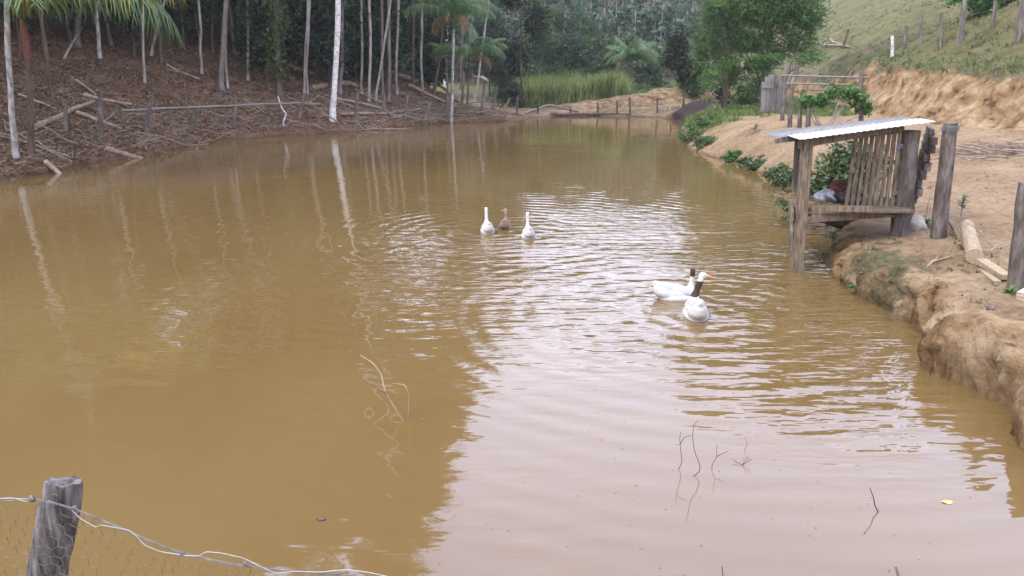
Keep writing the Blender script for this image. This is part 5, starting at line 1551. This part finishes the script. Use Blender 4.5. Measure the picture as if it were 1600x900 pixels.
# floating yellow leaf
b = on_z(1480, 785); mb = MB(); a = np.linspace(0, 2 * math.pi, 17)[:-1]
ring = np.stack([.034 * np.cos(a), .024 * np.sin(a) * (1 + .1 * np.cos(a)), .006 + .003 * np.cos(2 * a)], 1)
mb.add(np.vstack([ring, [[0, 0, .004]]]), [(i, (i + 1) % 16, 16) for i in range(16)])
tube(mb, [(-.034, 0, .006), (-.055, .004, .008)], .0018, 4)
tag(mb.build('floating_leaf', M['yellow_leaf'], loc=b), 'round yellow leaf floating on the open water', 'leaf')

# ------------------------------------------------------------------ geese
def goose(label, loc, heading, s=1.0, body='feather_white', neck=None, wingm='feather_wing', seed=0, group=None):
    """neck: list of (x,y,z) from the chest to the head, head direction (x,y) last. Local +Y is forward, z=0 the water."""
    e = empty('goose', loc, label, 'goose', group, rz=heading)
    e.scale = (s, s, s)
    nk, hd = neck
    bm = bmesh.new()
    def blob(c, r, rot=None, seg=24):
        M4 = Matrix.Translation(Vector(c)) @ (rot.to_4x4() if rot is not None else Matrix.Identity(4)) @ Matrix.Diagonal((*r, 1))
        bmesh.ops.create_uvsphere(bm, u_segments=seg, v_segments=16, radius=1, matrix=M4)
    from mathutils import Euler
    blob((0, .03, .015), (.165, .30, .10))
    blob((0, .02, .08), (.138, .28, .128), Euler((-.12, 0, 0)).to_matrix())
    blob((0, -.15, .085), (.125, .22, .105), Euler((-.30, 0, 0)).to_matrix())
    blob((0, .19, .07), (.115, .13, .115))
    blob((0, -.19, .105), (.105, .20, .105), Euler((-.55, 0, 0)).to_matrix())
    blob((0, -.23, .165), (.055, .19, .065), Euler((-.72, 0, 0)).to_matrix())
    me0 = MB()
    P = np.array(nk, float)
    t = np.linspace(0, 1, len(P)); tt = np.linspace(0, 1, 22)
    Q = np.stack([np.interp(tt, t, P[:, i]) for i in range(3)], 1)
    for _ in range(6): Q[1:-1] = (Q[:-2] + 2 * Q[1:-1] + Q[2:]) / 4
    rad = .040 + .060 * np.clip(1 - tt * 2.0, 0, 1) ** 1.3
    tube(me0, Q, rad, 14)
    h = Q[-1]; d = V3(hd[0], hd[1], -.10); d /= np.linalg.norm(d)
    mt = me0.mesh('tmp'); bm.from_mesh(mt); bpy.data.meshes.remove(mt)
    yaw = math.atan2(-d[0], d[1])
    blob(h + d * .018 + V3(0, 0, .012), (.040, .060, .043), Euler((-.1, 0, yaw)).to_matrix())
    blob(h + d * .055 + V3(0, 0, .002), (.028, .040, .028), Euler((-.1, 0, yaw)).to_matrix())
    me = bpy.data.meshes.new('goose_body'); bm.to_mesh(me); bm.free(); me.materials.append(M[body])
    o = bpy.data.objects.new('body', me); link(o, e)
    rm = o.modifiers.new('r', 'REMESH'); rm.mode = 'VOXEL'; rm.voxel_size = .011; rm.use_smooth_shade = True
    sm = o.modifiers.new('s', 'SMOOTH'); sm.iterations = 14; sm.factor = .5
    # beak
    sv = V3(-d[1], d[0], 0); sv /= np.linalg.norm(sv)
    bb = MB(); p0 = h + d * .075 + V3(0, 0, .004)
    tube(bb, [p0, p0 + d * .02 + V3(0, 0, 0), p0 + d * .045 + V3(0, 0, -.007), p0 + d * .066 + V3(0, 0, -.013)], [.026, .023, .015, .007], 10, squash=.8)
    bb.build('beak', M['beak'], e, True)
    for sd_ in (-1, 1):
        q = h + d * .038 + sv * sd_ * .033 + V3(0, 0, .022)
        eb = MB(); tube(eb, [q - sv * sd_ * .004, q + sv * sd_ * .003], [.007, .004], 8); eb.build('eye', M['eye'], e, True)
    # folded wings lying along each flank, tips meeting over the tail
    for sd_ in (-1, 1):
        bw = bmesh.new()
        bmesh.ops.create_uvsphere(bw, u_segments=20, v_segments=14, radius=1)
        for v in bw.verts:
            x, y, z = v.co
            t_ = min(1, max(0, (1 - y) / 2))                                   # 0 at the shoulder, 1 at the tip
            k_ = 1 - .62 * t_ ** 1.5
            v.co = (sd_ * (.082 * (1 - .9 * t_ ** 2) + .004) + x * .062 * k_, .0 - .04 + y * .30, .095 + .17 * t_ ** 1.5 + z * .085 * k_ - sd_ * x * .035)
        mw = bpy.data.meshes.new('wing'); bw.to_mesh(mw); bw.free(); mw.materials.append(M[wingm])
        for p_ in mw.polygons: p_.use_smooth = True
        link(bpy.data.objects.new('wing', mw), e)
    return e
def up_neck(hx=0, hy=.25, top=.56, bend=0.0):
    return [(0, .19, .08), (0, .235, .17), (hx * .3 + bend, hy, .25), (hx * .7, hy + .0, .34), (hx, hy + .01, top)]
R_ = math.radians
gs = GOOSE_SPOTS
goose('white goose leading on the left of the group of three swimming away', gs[0], R_(8), .84, neck=(up_neck(.0, .26, .47), (.02, 1)), seed=1)
goose('grey brown goose swimming between the two white ones', gs[1] + V3(0, .15, 0), R_(-5), .80, 'feather_grey', (up_neck(.0, .24, .40), (-.7, .5)), 'feather_grey', seed=2)
goose('white goose on the right of the group of three swimming away', gs[2], R_(4), .84, neck=(up_neck(.0, .26, .46), (.05, 1)), seed=3)
goose('white goose floating side on just behind the dark necked one', gs[3] + V3(-.02, .0, 0), R_(-84), .88, body='feather_head', neck=(up_neck(.0, .24, .42), (-1, .1)), seed=4)
goose('white goose with dark neck and orange beak nearest the camera', gs[4], R_(-6), 1.0, 'feather_two', (up_neck(.08, .26, .45), (1, .15)), seed=5)

# ------------------------------------------------------------------ near fence: grey post, wires and netting
yP = 2.12
pt = at_y(100, 752, yP); pb = at_y(66, 930, yP); d = (pt - pb) / np.linalg.norm(pt - pb)
base = pt - d * (pt[2] - .9) / d[2]
fe = empty('netting_fence', base, 'old grey fence post with pale wire and rusty netting close to the camera', 'fence')
Ob = base.copy()
mb = MB(); rgp = np.random.default_rng(3)
n = 26; ts = np.linspace(-.35, 1, n)
path = base + (pt - base) * ts[:, None] - Ob
sides = 22; ang = np.linspace(0, 2 * math.pi, sides, endpoint=False)
prof = 1 + .05 * rgp.standard_normal(sides) + .08 * np.cos(2 * ang + .6)
rad = np.full(n, .0595); rad[-1] = .050; rad[-2] = .058
u_, w_ = V3(1, 0, 0), V3(0, 1, 0)
V = []
for i in range(n):
    rr = rad[i] * prof * (1 + .018 * rgp.standard_normal(sides))
    c = path[i]
    q = c + np.outer(np.cos(ang) * rr, u_) + np.outer(np.sin(ang) * rr, w_)
    if i == n - 1: q[:, 2] += .010 * np.cos(ang * 1 + 2) + rgp.normal(0, .003, sides)
    V.append(q)
V = np.concatenate(V); idx = np.arange(sides); fs = []
for i in range(n - 1):
    a_ = i * sides + idx; b_ = i * sides + (idx + 1) % sides
    fs.append(np.stack([a_, b_, b_ + sides, a_ + sides], 1))
mb.add(V, np.concatenate(fs))
ring = V[-sides:]; mb.add(np.vstack([ring, ring.mean(0) + V3(0, 0, -.004)]), np.stack([idx, (idx + 1) % sides, np.full(sides, sides)], 1))
M['post_near'] = mat('grey_split_post', (.028, .023, .020), (.21, .20, .195), 34, .9, .012, 42, stretch=(1, 1, .13), c3=(.095, .085, .082))
po = mb.build('post', M['post_near'], fe, True)
# top wires: a grey pair and a pale one wound about them
def wpath(lst, dy=0): return np.array([at_y(u, v, yP - .07 + dy + (0 if len(q_) == 0 else q_[0])) for (u, v, *q_) in lst]) - Ob
def smooth_path(P, k=6, it=3):
    t = np.linspace(0, 1, len(P)); tt = np.linspace(0, 1, len(P) * k); Q = np.stack([np.interp(tt, t, P[:, i]) for i in range(3)], 1)
    for _ in range(it): Q[1:-1] = (Q[:-2] + 2 * Q[1:-1] + Q[2:]) / 4
    return Q
main = [(-60, 774), (0, 781), (30, 779), (50, 779), (78, 783), (118, 795), (150, 808), (190, 825), (230, 843), (270, 859), (320, 872), (370, 882), (420, 888), (470, 893), (530, 897), (600, 903), (680, 912)]
for dd, r_ in ((0, .0016), (.004, .0012)):
    mb = MB(); tube(mb, smooth_path(wpath([(u, v + dd * 500, .004 * math.sin(u * .05)) for u, v in main])), r_, 6, caps=False); mb.build('top_wire', M['wire'], fe, True)
pale = [(-60, 775), (0, 779), (20, 778), (42, 784), (48, 774), (52, 783)]
mb = MB(); tube(mb, smooth_path(wpath(pale), 6, 1), .0015, 7, caps=True); mb.build('pale_wire', M['wire_white'], fe, True)
pale = [(112, 797), (128, 812), (150, 824), (156, 820), (200, 828), (212, 836), (226, 852), (250, 862), (290, 868), (310, 869), (322, 862), (345, 864), (380, 872), (405, 884), (430, 896), (460, 893), (500, 894), (540, 890), (575, 894), (610, 902), (660, 915)]
mb = MB(); tube(mb, smooth_path(wpath(pale, -.006), 6, 1), .0016, 7, caps=True); mb.build('pale_wire', M['wire_white'], fe, True)
for (u, v) in ((48, 780), (114, 794), (282, 864), (380, 880)):
    mb = MB(); c = wpath([(u, v)])[0]
    for k_ in range(3):
        a = np.linspace(0, 6.28, 14); tube(mb, np.stack([np.full(14, k_ * .004) + .003 * np.sin(a * .5), .007 * np.cos(a), .008 * np.sin(a)], 1) + c, .0014, 5, caps=False)
    mb.build('wire_tie', M['wire'], fe, True)
mb = MB(); tube(mb, smooth_path(wpath([(70, 783, -.01), (82, 772, -.03), (92, 774, -.03), (88, 782, -.02)])), .0016, 5); mb.build('staple', M['wire_rust'], fe, True)
# hexagonal netting hanging below the wire
mb = MB()
mesh_h = []
hx, hz = .040, .023
xs = [q[0] for q in (wpath(main) + Ob)]; zs = [q[2] for q in (wpath(main) + Ob)]
for row in range(0, 24):
    for cidx in range(-2, 44):
        x0 = -1.65 + cidx * hx; z0 = 2.0 - row * hz * 1.5
        if row % 2: x0 += hx / 2
        top = np.interp(x0, xs, zs)
        if z0 > top - .004 or z0 < top - .50: continue
        pj = lambda X_, Z_: (X_ + .004 * math.sin(X_ * 61 + Z_ * 45), yP - .065 + .006 * math.sin(X_ * 23 + Z_ * 31), Z_ + .003 * math.sin(X_ * 77))
        pA, pB, pC, pD = (x0, z0), (x0 + hx / 2, z0 + hz * .5), (x0 - hx / 2, z0 + hz * .5), (x0, z0 - hz)
        for (a_, b_) in ((pA, pB), (pA, pC), (pA, pD)):
            if rgp.random() < .10: continue
            tube(mb, [np.array(pj(*a_)) - Ob, np.array(pj(*b_)) - Ob], .0008 if b_ is not pD else .0012, 3, caps=False, tone=rgp.random())
mb.build('netting', M['wire_rust'], fe)

# ------------------------------------------------------------------ haze
hz_ = MB(); box(hz_, (0, 125, 24.0), (320, 260, 52.5))
hm = bpy.data.materials.new('haze_air'); hm.use_nodes = True; nt = hm.node_tree; nt.nodes.clear()
ho = nt.nodes.new("ShaderNodeOutputMaterial"); pv = nt.nodes.new("ShaderNodeVolumePrincipled")
pv.inputs['Color'].default_value = (.84, .92, .94, 1); pv.inputs['Density'].default_value = .0005; pv.inputs['Anisotropy'].default_value = .2
nt.links.new(pv.outputs[0], ho.inputs['Volume'])
HAZE = True
if HAZE:
    tag(hz_.build('haze', hm), kind='stuff')
